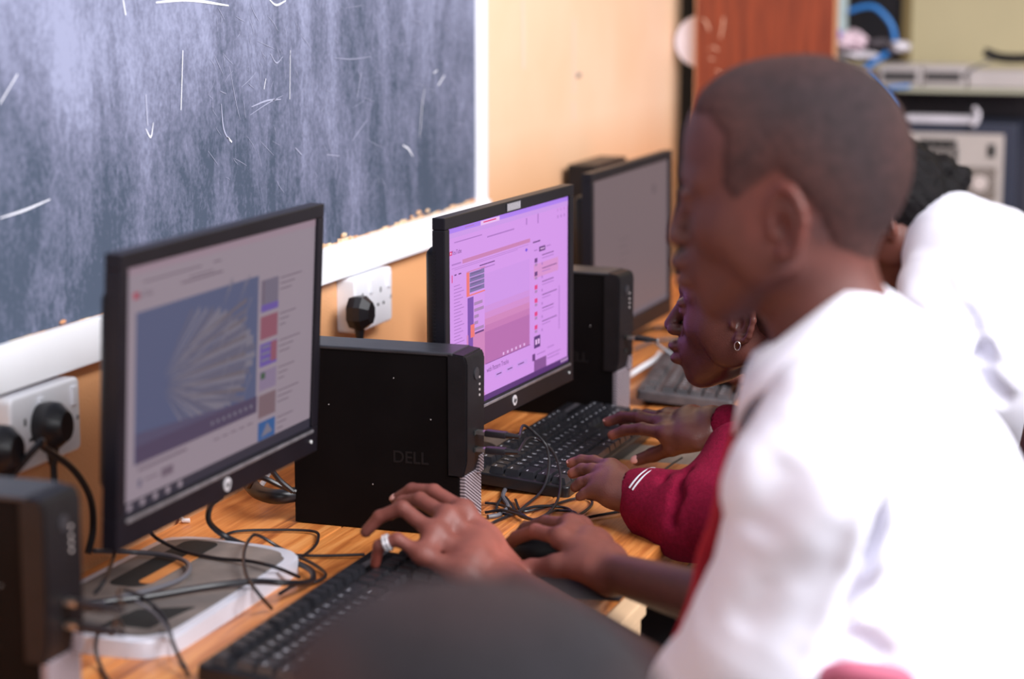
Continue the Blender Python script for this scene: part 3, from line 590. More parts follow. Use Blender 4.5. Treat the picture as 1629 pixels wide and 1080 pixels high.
cable('thick black cable dropping from the nearest monitor and doubling back across its silver foot', [(352, 790, .10), (335, 805, .075), (334, 832, .045), (368, 858, .02), (440, 884, .012), (492, 905, .010), (494, 925, .010), (455, 927, .028), (400, 925, .029), (330, 933, .027), (240, 948, .027), (185, 955, .028), (130, 960, .03)], 0.0037)
cable('thin black cable in a long rounded loop behind the nearest keyboard', [(580, 882, .005), (520, 884, .004), (470, 883, .004), (410, 878, .004), (365, 873, .004), (350, 860, .004), (372, 846, .004), (430, 843, .004), (498, 845, .004), (506, 858, .004), (498, 872, .004), (484, 883, .008)], 0.0019)
cable('thin black cable looping upright over the silver foot beside its thick neighbour', [(432, 968, .004), (412, 945, .029), (392, 915, .03), (388, 880, .035), (398, 856, .035), (412, 852, .03), (450, 874, .012), (500, 898, .006), (518, 915, .004), (500, 926, .005), (470, 930, .005), (445, 944, .004)], 0.0021)
cable('black cable curving from behind the nearest monitor onto its foot', [(238, 846, .05), (252, 858, .035), (290, 876, .026), (345, 888, .024), (400, 893, .027), (440, 903, .027), (476, 918, .006)], 0.0023)
cable('grey-black cable making a round turn over the dark slot of the silver foot', [(150, 876, .05), (210, 878, .03), (270, 884, .027), (300, 898, .027), (292, 918, .027), (250, 935, .027), (190, 950, .027), (150, 962, .03)], 0.0030, CABLEG)
cable('thin grey cable dangling over the front rim of the silver foot', [(215, 955, .05), (245, 975, .04), (262, 995, .035), (273, 1015, .029), (285, 1045, .006), (296, 1060, .004)], 0.0015, CABLEG)
fr = Vector((CASE0.x, CASE0.y-0.04, 0))
for i, (zz, pts, lb) in enumerate(((0.131, [(190, 938, .085), (230, 952, .05), (262, 985, .032), (278, 1030, .022), (300, 1075, .004)], 'black plug lead leaving the lower left computer case, upper of two'),
                                 (0.109, [(185, 985, .07), (178, 1010, .04), (160, 1000, .03), (152, 1030, .02), (160, 1060, .004), (172, 1082, .004)], 'black plug lead leaving the lower left computer case, lower of two'))):
    a = Vector((CASE0.x+0.0125, CASE0.y-0.033, DZ+zz)); b_ = a+Vector((0.045, 0.004, -0.004)); cable(lb, [b_]+pts, 0.0022, CABLE, 'cable', (a, b_))
cable('thick black cable bowed beneath the lower left plugs', [(150, 945, .05), (165, 925, .06), (176, 900, .06), (182, 880, .06), (186, 862, .09)], 0.0022)
# leads of the case between the first two monitors
a = Vector((0.4012, 2.470, DZ+0.131)); b_ = a+Vector((0.045, 0.0, -0.002))
cable('usb lead curving from the upper port of the central computer case down to the desk', [b_, (835, 677, .095), (868, 708, .065), (873, 745, .035), (862, 780, .012), (835, 805, .004), (815, 818, .004), (790, 812, .004), (800, 790, .004), (812, 800, .004), (830, 822, .006), (880, 830, .004), (915, 822, .004), (940, 805, .004), (938, 793, .004), (915, 793, .004), (870, 806, .004), (845, 812, .004), (828, 812, .004), (820, 795, .004)], 0.0019, CABLE, 'cable', (a, b_))
a = Vector((0.4012, 2.470, DZ+0.109)); b_ = a+Vector((0.042, 0.004, -0.001))
cable('usb lead from the lower port of the central computer case, crossing the keyboard', [b_, (840, 697, .075), (862, 702, .065), (882, 722, .05), (891, 752, .03), (890, 785, .012), (880, 808, .006), (862, 822, .004), (845, 826, .004), (825, 815, .008), (795, 803, .004), (772, 800, .004)], 0.0019, CABLE, 'cable', (a, b_))
cable('black cable running along the desk from the tangle to the maroon sleeve', [(768, 840, .004), (800, 824, .004), (850, 806, .007), (900, 808, .004), (920, 824, .004), (950, 820, .004), (1000, 811, .004)], 0.0020)
cable('black cable looping out of the tangle below the keyboard corner', [(772, 815, .004), (800, 812, .009), (830, 820, .010), (860, 830, .008), (905, 830, .006), (917, 828, .004), (914, 815, .004), (885, 812, .004), (870, 818, .009), (850, 832, .004)], 0.0019)
cable('short grey cable lying beside the slotted grille of the central case', [(776, 822, .004), (795, 818, .004), (808, 806, .004), (800, 790, .004), (805, 775, .004)], 0.0030, CABLEG)
cable('thin black cable passing below the right end of the girl\'s keyboard', [(1085, 728, .004), (1060, 745, .004), (1035, 770, .003), (1010, 790, .003)], 0.0015)
# thick plug cluster at the back of the case
t = thing('adapter_lead', 'fat black moulded connector with two bent leads entering the rear of the central computer case', 'power lead', (0, 0, 0))
bm = bmesh.new(); tube(bm, spline([PZ(398, 770, .04), PZ(412, 783, .035), PZ(440, 790, .035), PZ(478, 785, .035)], 6), 0.01, 12, rr=None)
for i, v in enumerate(bm.verts): pass
build('connector', bm, CABLE, t, True)
for pts in ([(470, 782, .045), (445, 772, .055), (418, 760, .065), (404, 762, .06), (396, 774, .045)], [(466, 782, .05), (446, 765, .065), (432, 748, .08), (420, 738, .09)]):
    bm = bmesh.new(); tube(bm, spline([PZ(*p) for p in pts], 6), 0.0035); build('lead', bm, CABLE, t, True)
bm = bmesh.new(); tube(bm, spline([PZ(407, 783, .01), PZ(420, 765, .02), PZ(428, 750, .03)], 5), 0.004); build('cable', bm, SOCK, None, True, label='short white cable end behind the nearest monitor near the wall', category='cable')
bm = bmesh.new(); tube(bm, [PZ(285, 822, .004), PZ(292, 828, .004), PZ(302, 828, .004)], 0.003); build('cable', bm, SOCK, None, True, label='tiny white cable tip on the desk under the nearest monitor', category='cable')
# lead of the second case + white paper slip
a = PY(1008, 546, 3.215); a = Vector((0.389, 3.205, DZ+0.131)); b_ = a+Vector((0.035, 0.004, -0.002))
cable('grey usb lead arching from the second computer case over the far keyboard', [b_, (1045, 547, .09), (1070, 565, .06), (1095, 585, .04), (1115, 610, .03)], 0.0024, mat('pale_grey_cable', (0.32, 0.34, 0.38), 0.4), 'cable', (a, b_))
cable('dark cable lying on the far desk under the far monitor', [(1000, 540, .004), (1030, 524, .004), (1060, 522, .004), (1090, 530, .004)], 0.0045)
cable('pale cable lying across the back left corner of the far keyboard', [(1003, 596, .012), (1020, 585, .012), (1042, 572, .012), (1050, 562, .012)], 0.005, SOCK)
cable('dark cable behind the second computer case on the far desk', [(1010, 555, .004), (1040, 543, .004), (1075, 540, .004), (1100, 545, .004)], 0.003, CABLEG)

# ------------------------------------------------------------------ back of the room
ct = thing('wooden_panel', 'tall red-brown veneered panel standing at the end of the peach wall', 'wood panel', (0, 0, 0))
YC = 4.84; p0 = PY(1107, 100, YC); p1 = PY(1325, 100, YC); X0, X1 = p0.x, p1.x
bm = bmesh.new(); box(bm, (X0, YC, 0.02), (X1, YC+0.03, 2.2), 0.001); build('board', bm, REDW, ct)
EDW = mat('edge_wood', (0.50, 0.24, 0.12), 0.5)
for a, b_ in ((X0-0.003, X0), (X1, X1+0.004)):
    bm = bmesh.new(); box(bm, (a, YC-0.001, 0.02), (b_, YC+0.031, 2.2)); build('edge_strip', bm, EDW, ct)
bm = bmesh.new()
for pts in ([(1118, 30), (1124, 36), (1128, 48)], [(1151, 28), (1150, 42), (1146, 60)], [(1126, 80), (1134, 74), (1142, 80)], [(1128, 92), (1136, 95)], [(1140, 112), (1146, 116)]):
    q = [PY(x, y, YC-0.0006) for x, y in pts]; q = spline(q, 4)
    for a, b_ in zip(q, q[1:]): k = Vector((0.002, 0, 0.001)); quad(bm, a-k, a+k, b_+k, b_-k)
build('paint_scuffs', bm, mat('pale_scuff', (0.60, 0.35, 0.25), 0.7), ct)
bm = bmesh.new(); box(bm, (X0-0.01, YC-0.05, 0), (X1+0.01, YC+0.08, 0.019)); build('foot', bm, DARKB, ct)
bm = bmesh.new(); box(bm, (-0.028, 5.20, 0), (X0-0.004, 5.24, 2.9)); struct('wall_recess', bm, DARKB)  # dark sheet painting the shade between wall end and panel
bm = bmesh.new(); c = PY(1115, 66, YC+0.047); cyl(bm, c+Vector((0, 0.012, 0)), c, 0.055, 0.0615, 40); cyl(bm, c, c-Vector((0, 0.016, 0)), 0.0615, 0.058, 40)
wc = build('wall_disc', bm, mat('white_disc_plastic', (0.78, 0.74, 0.82), 0.4), None, True, label='round white disc half hidden behind the left edge of the red-brown panel', category='disc')

# shelf with devices
YS = 5.50
def px3(px, py, y): return PY(px, py, y)
zS = px3(1500, 140, YS).z; XB = px3(1327, 60, 5.60).x
sh = thing('shelf', 'pale long shelf on the cream back wall carrying grey boxes', 'shelf', (0, 0, 0))
xl = px3(1400, 130, YS).x; bm = bmesh.new(); box(bm, (xl, YS, zS-0.012), (1.9, 5.745, zS), 0.002); build('board', bm, mat('pale_shelf', (0.42, 0.40, 0.30), 0.6), sh)
for x in (xl+0.02, 1.7):
    bm = bmesh.new(); box(bm, (x, 5.70, zS-0.08), (x+0.025, 5.7245, zS-0.0125)); build('bracket', bm, DARKW, sh)
bm = bmesh.new(); box(bm, (XB+0.08, 5.725, zS-0.60), (1.9, 5.7495, zS-0.0125)); 
build('dark_board', bm, DARKW, None, label='dark grey board on the back wall under the pale shelf', category='board')
def device(label, px0, px1, h, group='grey boxes in a row on the shelf'):
    a = px3(px0, 120, YS+0.02).x; b_ = px3(px1, 120, YS+0.02).x; t = thing('network_switch', label, 'network box', (0, 0, 0), 0, group)
    bm = bmesh.new(); box(bm, (a, YS+0.015, zS+0.001), (b_, YS+0.19, zS+h), 0.006); build('casing', bm, GREYDEV, t)
    return t, a, b_
h = 0.055
t, a, b_ = device('grey box with a dark vent, left end of the shelf', 1398, 1466, h)
bm = bmesh.new(); box(bm, (px3(1407, 0, YS).x, YS+0.013, zS+0.014), (px3(1460, 0, YS).x, YS+0.0155, zS+0.040)); build('vent', bm, VENT, t)
t, a, b_ = device('grey box with a dark slot, second on the shelf', 1468, 1537, h)
bm = bmesh.new(); box(bm, (px3(1475, 0, YS).x, YS+0.013, zS+0.016), (px3(1531, 0, YS).x, YS+0.0155, zS+0.040)); build('vent', bm, VENT, t)
t, a, b_ = device('pale low box without a vent, third on the shelf', 1540, 1680, 0.045)
ad = thing('adapter', 'black adapter with its lead lying on the right end of the shelf boxes', 'adapter', (0, 0, 0))
bm = bmesh.new(); tube(bm, spline([px3(1566, 82, YS+0.03), px3(1585, 90, YS+0.03), px3(1610, 93, YS+0.03), px3(1650, 92, YS+0.03)], 5), 0.012, 10); build('body', bm, BLK, ad, True)
bm = bmesh.new(); tube(bm, spline([px3(1580, 95, YS+0.03), px3(1555, 105, YS+0.005), px3(1535, 118, YS+0.005), px3(1540, 120, YS+0.005)], 5), 0.003, 8); build('cord', bm, CABLEG, ad, True)
# dark doorway in the back wall and things on the shelf left end
d1 = px3(1326, 60, 5.74).x; d2x = px3(1436, 60, 5.74).x
bm = bmesh.new(); box(bm, (XB-0.02, 5.735, zS+0.06), (d2x, 5.749, 2.6)); struct('window_1', bm, mat('dark_opening', (0.006, 0.005, 0.008), 0.4))
bm = bmesh.new(); box(bm, (d2x+0.001, 5.715, zS+0.06), (d2x+0.022, 5.749, 2.6)); struct('trim_2', bm, mat('olive_brown_trim', (0.16, 0.11, 0.04), 0.5))
t = thing('router', 'upright pale grey router beside the red-brown panel at the left end of the shelf', 'router', (0, 0, 0))
q0 = px3(1326, 35, 5.60); q1 = px3(1349, 35, 5.60)
bm = bmesh.new(); box(bm, (XB+0.002, 5.56, zS+0.04), (q1.x, 5.60, zS+0.235), 0.005); build('body', bm, mat('router_grey', (0.46, 0.55, 0.55), 0.4), t)
bm = bmesh.new(); box(bm, (XB+0.006, 5.557, zS+0.10), (q1.x-0.004, 5.5605, zS+0.12)); build('port_row', bm, DARKM, t)
bm = bmesh.new(); box(bm, (XB+0.001, YS+0.05, zS+0.0), (xl+0.0-0.002, 5.72, zS+0.038), 0.004)
build('box', bm, mat('pinkish_box', (0.62, 0.50, 0.44), 0.6, vary=0.2, vscale=12), None, label='low beige box at the left end beside the red-brown panel, under the tangle of cloth', category='box')
def clothlump(label, c, r, m, cat, name, s=4):
    bm = bmesh.new(); bmesh.ops.create_icosphere(bm, subdivisions=s, radius=1)
    for v in bm.verts:
        d = v.co.copy(); k = 1+0.16*math.sin(5*d.x+3*d.y+label.__len__())+0.10*math.sin(9*d.z+7*d.x); v.co = Vector((d.x*r[0]*k, d.y*r[1]*k, d.z*r[2]*k))+c
    return build(name, bm, m, None, 'all', label=label, category=cat)
clothlump('pinkish white crumpled cloth heap beside the red-brown panel on the low box', px3(1353, 64, 5.54), (0.048, 0.05, 0.026), mat('pale_pink_cloth', (0.74, 0.55, 0.62), 0.9), 'cloth', 'cloth')
clothlump('small crumpled white wrapper beside the bent blue cable', px3(1432, 74, 5.54), (0.026, 0.03, 0.014), PAPER, 'wrapper', 'wrapper')
clothlump('white crumpled paper lying over the front of the low beige box', px3(1368, 88, 5.50), (0.055, 0.03, 0.010), PAPER, 'paper', 'paper')
clothlump('dark bundle of thin leads behind the white wrapper', px3(1400, 68, 5.58), (0.04, 0.03, 0.010), DARKW, 'bundle', 'lead_bundle')
clothlump('violet and blue patch of packaging by the edge of the red-brown panel', px3(1332, 55, 5.50), (0.014, 0.02, 0.013), mat('violet_packaging', (0.20, 0.13, 0.55), 0.5), 'package', 'package')
def bcable(label, pts, r): 
    bm = bmesh.new(); tube(bm, spline([px3(x, y, yy) for x, y, yy in pts], 6), r, 10); build('network_cable', bm, CABLEB, None, True, label=label, category='cable', group='blue network cables')
bcable('blue cable arching high over the cloth heap', [(1350, 18, 5.56), (1372, 11, 5.56), (1392, 12, 5.56), (1410, 28, 5.56), (1420, 45, 5.56), (1424, 66, 5.56)], 0.0065)
bcable('blue cable bent in front of the left grey box', [(1376, 110, 5.47), (1388, 100, 5.47), (1400, 92, 5.47), (1412, 84, 5.47)], 0.008)
bcable('blue cable looping out below the shelf', [(1380, 118, 5.46), (1410, 152, 5.46), (1424, 170, 5.47), (1412, 148, 5.46), (1418, 140, 5.46), (1448, 137, 5.46)], 0.0052)
# tower with its back to the room
YT = 5.40
def tx(px, y=YT): return px3(px, 260, y).x
def tz(py, y=YT): return px3(1520, py, y).z
cbn = thing('cabinet', 'dark low cabinet under the shelf carrying the open pc', 'cabinet', (0, 0, 0))
ztb = tz(352); bm = bmesh.new(); box(bm, (XB+0.06, 5.34, 0.0), (1.7, 5.72, ztb-0.002), 0.004); build('body', bm, DARKW, cbn)
pc = thing('computer_tower', 'large beige-backed tower pc with a round fan, under the shelf', 'computer', (0, 0, 0))
bm = bmesh.new(); box(bm, (tx(1415), YT, ztb), (tx(1616), 5.70, tz(196)), 0.004); build('case', bm, NAVY, pc)
bm = bmesh.new(); box(bm, (tx(1425), YT-0.006, ztb+0.006), (tx(1596), YT-0.0005, tz(212)), 0.002); build('back_plate', bm, BEIGE, pc, label='beige metal back plate')
bm = bmesh.new(); c = Vector((tx(1560), YT-0.010, tz(290)))
box(bm, (c.x-0.040, YT-0.0095, c.z-0.040), (c.x+0.040, YT-0.0065, c.z+0.040), 0.004); build('fan_grille', bm, mat('fan_brown', (0.20, 0.155, 0.13), 0.6, vary=0.3, vscale=90), pc)
bm = bmesh.new()
for r in (0.020, 0.028, 0.036):
    pts = [c+Vector((r*math.cos(a*PI/14), -0.001, r*math.sin(a*PI/14))) for a in range(29)]; tube(bm, pts, 0.0011, 6)
build('fan_rings', bm, BEIGE, pc)
bm = bmesh.new(); cyl(bm, c, c-Vector((0, 0.005, 0)), 0.020, 0.018, 28); build('fan_hub', bm, mat('fan_hub_pale', (0.62, 0.52, 0.49), 0.5), pc)
bm = bmesh.new(); box(bm, (tx(1571), YT-0.010, tz(248)), (tx(1583), YT-0.006, tz(228)), 0.002); build('power_inlet', bm, DARKM, pc)
bm = bmesh.new(); box(bm, (tx(1462), YT-0.012, tz(232)), (tx(1521), YT-0.006, tz(222)))
for k in range(4): box(bm, (tx(1474+k*14), YT-0.012, tz(262)), (tx(1481+k*14), YT-0.006, tz(234)))
build('expansion_slots', bm, DARKM, pc)
bm = bmesh.new(); 
for k in range(3):
    box(bm, (tx(1428)+0.004*k, YT-0.01+0.01*k, tz(196)+0.001+0.004*k), (tx(1545)-0.006*k, YT+0.12, tz(196)+0.0045+0.004*k), 0.001)
build('paper_stack', bm, PAPER, None, label='pinkish white stack of papers on top of the beige-backed tower', category='papers')
bm = bmesh.new(); tube(bm, spline([px3(1548, 200, 5.38), px3(1554, 192, 5.38), px3(1556, 180, 5.39), px3(1550, 172, 5.40)], 5), 0.006); build('paper_curl', bm, PAPER, None, True, label='curled paper strip at the right end of the paper stack', category='paper strip')

# ------------------------------------------------------------------ organic surfaces: smooth-blended volumes turned into one skin
WORLDP = True
def V(*a): return np.array(a, float)
class Vol:
    def __init__(s): s.ops = []; s.R = np.eye(3); s.o = np.zeros(3); s.s = 1.0; s.fn = []
    def frame(s, o, R=None, sc=1.0): s.o = np.array(o, float); s.R = np.eye(3) if R is None else np.array(R, float); s.s = sc; return s
    def w(s, p): return s.o + s.R @ (np.array(p, float)*s.s)
    def cone(s, a, b, ra, rb=None, k=0.01, sub=False):
        a, b = s.w(a), s.w(b); ra *= s.s; rb = ra if rb is None else rb*s.s
        s.ops.append((0, a, b, ra, rb, k, sub, (a+b)/2, np.linalg.norm(a-b)/2+max(ra, rb)))
    def ball(s, a, r, k=0.01, sub=False): s.ell(a, (r, r, r), k, sub)
    def ell(s, c, r, k=0.01, sub=False, R=None):
        c = s.w(c); r = np.array(r, float)*s.s; RR = s.R if R is None else s.R @ np.array(R, float)
        s.ops.append((1, c, RR, r, None, k, sub, c, max(r)))
    def chain(s, pts, rs, k=0.006, sub=False, k0=None):
        for i in range(len(pts)-1): s.cone(pts[i], pts[i+1], rs[i], rs[i+1], k0 if (i == 0 and k0) else k, sub)
def ev(ops, X):
    d = np.full(len(X), 1e3)
    for (t, a, b, ra, rb, k, sub, bc, br) in ops:
        if t == 0:
            ba = b-a; pa = X-a; h = np.clip(pa @ ba/max(ba @ ba, 1e-12), 0, 1)
            e = np.linalg.norm(pa-h[:, None]*ba, axis=1)-(ra+(rb-ra)*h)
        else:
            q = (X-a) @ b; k0 = np.linalg.norm(q/ra, axis=1); k1 = np.linalg.norm(q/(ra*ra), axis=1); e = k0*(k0-1)/np.maximum(k1, 1e-9)
        if sub:
            h = np.clip(0.5-0.5*(d+e)/k, 0, 1); d = d*(1-h)-e*h+k*h*(1-h)
        else:
            h = np.clip(0.5+0.5*(d-e)/k, 0, 1); d = d*(1-h)+e*h-k*h*(1-h)
    return d
def skin_mesh(vol, vox, post=None, lo=None, hi=None, band=0.05):
    """surface nets over a narrow band; post(X, d) may reshape the distance field"""
    ops = vol.ops; adds = [o for o in ops if not o[6]]
    L0 = np.min([o[7]-o[8] for o in adds], axis=0)-0.02; H0 = np.max([o[7]+o[8] for o in adds], axis=0)+0.02
    if lo is not None: L0 = np.maximum(L0, lo)
    if hi is not None: H0 = np.minimum(H0, hi)
    B = 12; nb = np.ceil((H0-L0)/(vox*B)).astype(int); n = nb*B
    Fd = np.ones(n, np.float32); ax = [np.arange(k) for k in nb]
    G = np.stack(np.meshgrid(*ax, indexing='ij'), -1).reshape(-1, 3); hc = vox*B/2; hd = hc*math.sqrt(3)
    Cc = L0+(G*B+(B-1)/2)*vox; D0 = ev(ops, Cc)
    if post: D0 = post(Cc, D0)
    near = np.abs(D0) < hd+0.03
    for g, dv in zip(G[~near], D0[~near]):
        if dv < 0: i, j, k = g*B; Fd[i:i+B, j:j+B, k:k+B] = -1
    lo3 = np.stack(np.meshgrid(*[np.arange(B)]*3, indexing='ij'), -1).reshape(-1, 3)*vox
    for g, c in zip(G[near], Cc[near]):
        X = L0+g*B*vox+lo3
        sel = [o for o in ops if np.linalg.norm(o[7]-c)-o[8]-hd < band]
        if not sel: continue
        d = ev(sel, X)
        if post: d = post(X, d)
        i, j, k = g*B; Fd[i:i+B, j:j+B, k:k+B] = d.reshape(B, B, B)
    Fd[0] = Fd[-1] = 1; Fd[:, 0] = Fd[:, -1] = 1; Fd[:, :, 0] = Fd[:, :, -1] = 1
    S = Fd < 0; cnt = np.zeros(np.array(S.shape)-1, np.int8)
    for a in (0, 1):
        for b in (0, 1):
            for c in (0, 1): cnt += S[a:S.shape[0]-1+a, b:S.shape[1]-1+b, c:S.shape[2]-1+c]
    act = np.argwhere((cnt > 0) & (cnt < 8)); del cnt
    cid = np.full(np.array(S.shape)-1, -1, np.int32); cid[act[:, 0], act[:, 1], act[:, 2]] = np.arange(len(act))
    acc = np.zeros((len(act), 3)); num = np.zeros(len(act)); cor = {}
    for a in (0, 1):
        for b in (0, 1):
            for c in (0, 1): cor[a, b, c] = Fd[act[:, 0]+a, act[:, 1]+b, act[:, 2]+c].astype(float)
    for p in cor:
        for axx in range(3):
            if p[axx] == 0:
                q = list(p); q[axx] = 1; q = tuple(q); f0, f1 = cor[p], cor[q]; m = (f0 < 0) != (f1 < 0)
                t = np.where(m, f0/np.where(f0 == f1, 1, f0-f1), 0); pos = np.tile(np.array(p, float), (len(act), 1)); pos[:, axx] += t
                acc[m] += pos[m]; num[m] += 1
    verts = L0+(act+acc/num[:, None])*vox
    quads = []
    for axx in range(3):
        sl0 = [slice(1, -1)]*3; sl1 = [slice(1, -1)]*3; sl0[axx] = slice(0, -1); sl1[axx] = slice(1, None)
        A, Bq = S[tuple(sl0)], S[tuple(sl1)]; e = np.argwhere(A != Bq); fl = A[e[:, 0], e[:, 1], e[:, 2]]
        e = e+1; e[:, axx] -= 1
        u, v = (axx+1) % 3, (axx+2) % 3; du = np.zeros(3, int); du[u] = 1; dv = np.zeros(3, int); dv[v] = 1
        ids = [cid[tuple((e-x).T)] for x in (du+dv, dv, 0*du, du)]
        q = np.stack(ids, 1); q[~fl] = q[~fl][:, ::-1]; quads.append(q)
    Q = np.concatenate(quads); Q = Q[(Q >= 0).all(1)]
    return verts, Q
def relax(v, q, it, amt=0.5):
    for _ in range(it):
        s = np.zeros_like(v); c = np.zeros(len(v))
        for a, b in ((0, 1), (1, 2), (2, 3), (3, 0)):
            np.add.at(s, q[:, a], v[q[:, b]]); np.add.at(s, q[:, b], v[q[:, a]]); np.add.at(c, q[:, a], 1); np.add.at(c, q[:, b], 1)
        v = v+amt*(s/c[:, None]-v)
    return v
def mesh_obj(name, v, q, m, parent=None, col=None, **tags):
    me = bpy.data.meshes.new(name); me.vertices.add(len(v)); me.vertices.foreach_set('co', v.astype(np.float32).ravel())
    me.loops.add(q.size); me.loops.foreach_set('vertex_index', q.astype(np.int32).ravel()); me.polygons.add(len(q))
    me.polygons.foreach_set('loop_start', np.arange(0, q.size, 4, dtype=np.int32)); me.polygons.foreach_set('loop_total', np.full(len(q), 4, np.int32))
    me.polygons.foreach_set('use_smooth', np.ones(len(q), bool)); me.update(calc_edges=True)
    if col is not None:
        at = me.color_attributes.new('Col', 'FLOAT_COLOR', 'POINT'); at.data.foreach_set('color', np.c_[col, np.ones(len(col))].astype(np.float32).ravel())
    for x in (m if isinstance(m, list) else [m]): me.materials.append(x)
    o = bpy.data.objects.new(name, me); COL.objects.link(o)
    if parent: o.parent = parent; o.matrix_parent_inverse = parent.matrix_world.inverted()
    for k, x in tags.items(): o[k] = x
    return o
def snoise(X, f, seed=0, n=4):
    r = np.random.default_rng(seed); d = np.zeros(len(X))
    for i in range(n):
        w = r.normal(size=3); w *= f*(1+0.7*i)/np.linalg.norm(w); d += np.sin(X @ w + r.uniform(0, 6.28)+1.3*np.sin(X @ (w[[1, 2, 0]]*0.6)+r.uniform(0, 6)))/(1+0.6*i)
    return d/2.2
def sstep(x, a, b): t = np.clip((x-a)/(b-a), 0, 1); return t*t*(3-2*t)

def hframe(yaw, pitch, roll=0.0):
    """columns: forward, left, up. yaw 0 faces the chalkboard wall (-x); + turns away from the camera (+y)"""
    f = V(-math.cos(yaw)*math.cos(pitch), math.sin(yaw)*math.cos(pitch), -math.sin(pitch)); l = V(-math.sin(yaw), -math.cos(yaw), 0); u = np.cross(f, l)
    l2 = l*math.cos(roll)+u*math.sin(roll); u2 = u*math.cos(roll)-l*math.sin(roll); return np.stack([f, l2, u2], 1)
def head(S, o, R, sc=1.0, fem=False, ears=True, eo=(0, 0), nose=0.0):
    """origin: between the ears, 0.115 above the chin"""
    S.frame(o, R, sc)
    S.ell((-0.016, 0, 0.040), (0.096, 0.074, 0.086), .01); S.ell((-0.040, 0, 0.022), (0.070, 0.070, 0.078), 0.03); S.ell((0.030, 0, 0.045), (0.056, 0.062, 0.066), 0.03)
    S.ell((0.030, 0, -0.020), (0.057, 0.060, 0.070), 0.03)                                   # mid face
    for y in (-1, 1):
        S.cone((-0.005, y*0.052, -0.050), (0.060, y*0.020, -0.090), 0.016, 0.014, 0.022)     # jaw
        S.ell((0.052, y*0.038, -0.022), (0.024, 0.020, 0.022), 0.020)                          # cheek
        S.cone((0.080, y*0.012, 0.026), (0.064, y*0.046, 0.022), 0.010, 0.009, 0.012)         # brow
        S.ell((0.010, y*0.058, -0.030), (0.035, 0.012, 0.040), 0.02)
    S.ell((0.045, 0, -0.070), (0.040, 0.034, 0.036), 0.025); S.ell((0.068, 0, -0.096), (0.018, 0.020, 0.016), 0.018)   # chin
    S.ell((0.072, 0, -0.058), (0.026, 0.030, 0.028), 0.018)                                   # muzzle
    for y in (-1, 1): S.ball((0.090, y*0.032, 0.006), 0.0135, 0.012, True)                   # sockets
    S.cone((0.086, 0, 0.014), (0.108-nose, 0, -0.026), 0.0065, 0.0105, 0.010)                     # nose
    for y in (-1, 1): S.ell((0.099, y*0.0145, -0.031), (0.012, 0.0085, 0.0085), 0.006)
    for y in (-1, 1): S.ball((0.101, y*0.0075, -0.0425), 0.0036, 0.004, True)
    S.ell((0.0985, 0, -0.0550), (0.0140, 0.022, 0.0095), 0.006); S.ell((0.0960, 0, -0.0725), (0.0140, 0.021, 0.0100), 0.006)   # lips
    S.cone((0.1075, -0.020, -0.0645), (0.1075, 0.020, -0.0645), 0.0022, 0.0022, 0.004, True)
    for y in (-1, 1):                                                                          # eyeball and lids
        S.ball((0.0745, y*0.032, 0.005), 0.0125, 0.004); S.ell((0.0798, y*0.032, 0.0100), (0.0115, 0.0150, 0.0072), 0.004); S.ell((0.0785, y*0.032, -0.0020), (0.010, 0.0135, 0.0050), 0.005)
    if ears:
        S.frame(S.w((eo[0], 0, eo[1])), R, sc)
        for y in (-1, 1):
            pts = []
            for i in range(12):                       # helix: from the front root, over the top, down the back to the lobe
                a = math.radians(20+i*23); x = -0.012+0.0165*math.cos(a)*(1.0 if i < 8 else 0.85); z = -0.004+0.0300*math.sin(a)
                flare = 0.072+0.013*sstep(np.array([-(x+0.012)/0.0165]), -0.9, 0.9)[0]; pts.append((x, y*flare, z))
            S.chain(pts, [0.0040]*11+[0.0050], 0.004, k0=0.008)
            S.ell((-0.014, y*0.0735, -0.006), (0.0145, 0.0050, 0.0260), 0.006); S.ball((-0.006, y*0.0760, -0.033), 0.0068, 0.005)
            S.cone((0.0035, y*0.0740, -0.003), (0.002, y*0.0755, -0.014), 0.0042, 0.0040, 0.004)
            S.ell((-0.006, y*0.0810, -0.008), (0.0075, 0.0100, 0.0125), 0.003, True)
def eyes(o, R, sc, parent):
    v = Vol().frame(o, R, sc); m1 = mat('eye_white', (0.30, 0.24, 0.23), 0.15, spec=0.7); m2 = mat('eye_dark', (0.012, 0.007, 0.006), 0.1, spec=0.8)
    for y in (-1, 1):
        c = Vector(v.w((0.0765, y*0.032, 0.0035))); bm = bmesh.new(); bmesh.ops.create_uvsphere(bm, u_segments=20, v_segments=14, radius=0.0119*sc, matrix=Matrix.Translation(c))
        f = Vector(R[:, 0])
        for fc in bm.faces:
            if (fc.calc_center_median()-c).normalized().dot(f) > 0.80: fc.material_index = 1
        build('eye', bm, [m1, m2], parent, 'all')
SKIN = {}
def skin(key, c, rough=0.42):
    if key not in SKIN: SKIN[key] = (mat('skin_'+key, c, rough, spec=0.45, vary=0.18, vscale=45, bump=0.25, bscale=700, attr='Col', sss=0.06), np.array(c))
    return SKIN[key]
def finger(S, pts, rs): S.chain(pts, rs, 0.0035, k0=0.009)
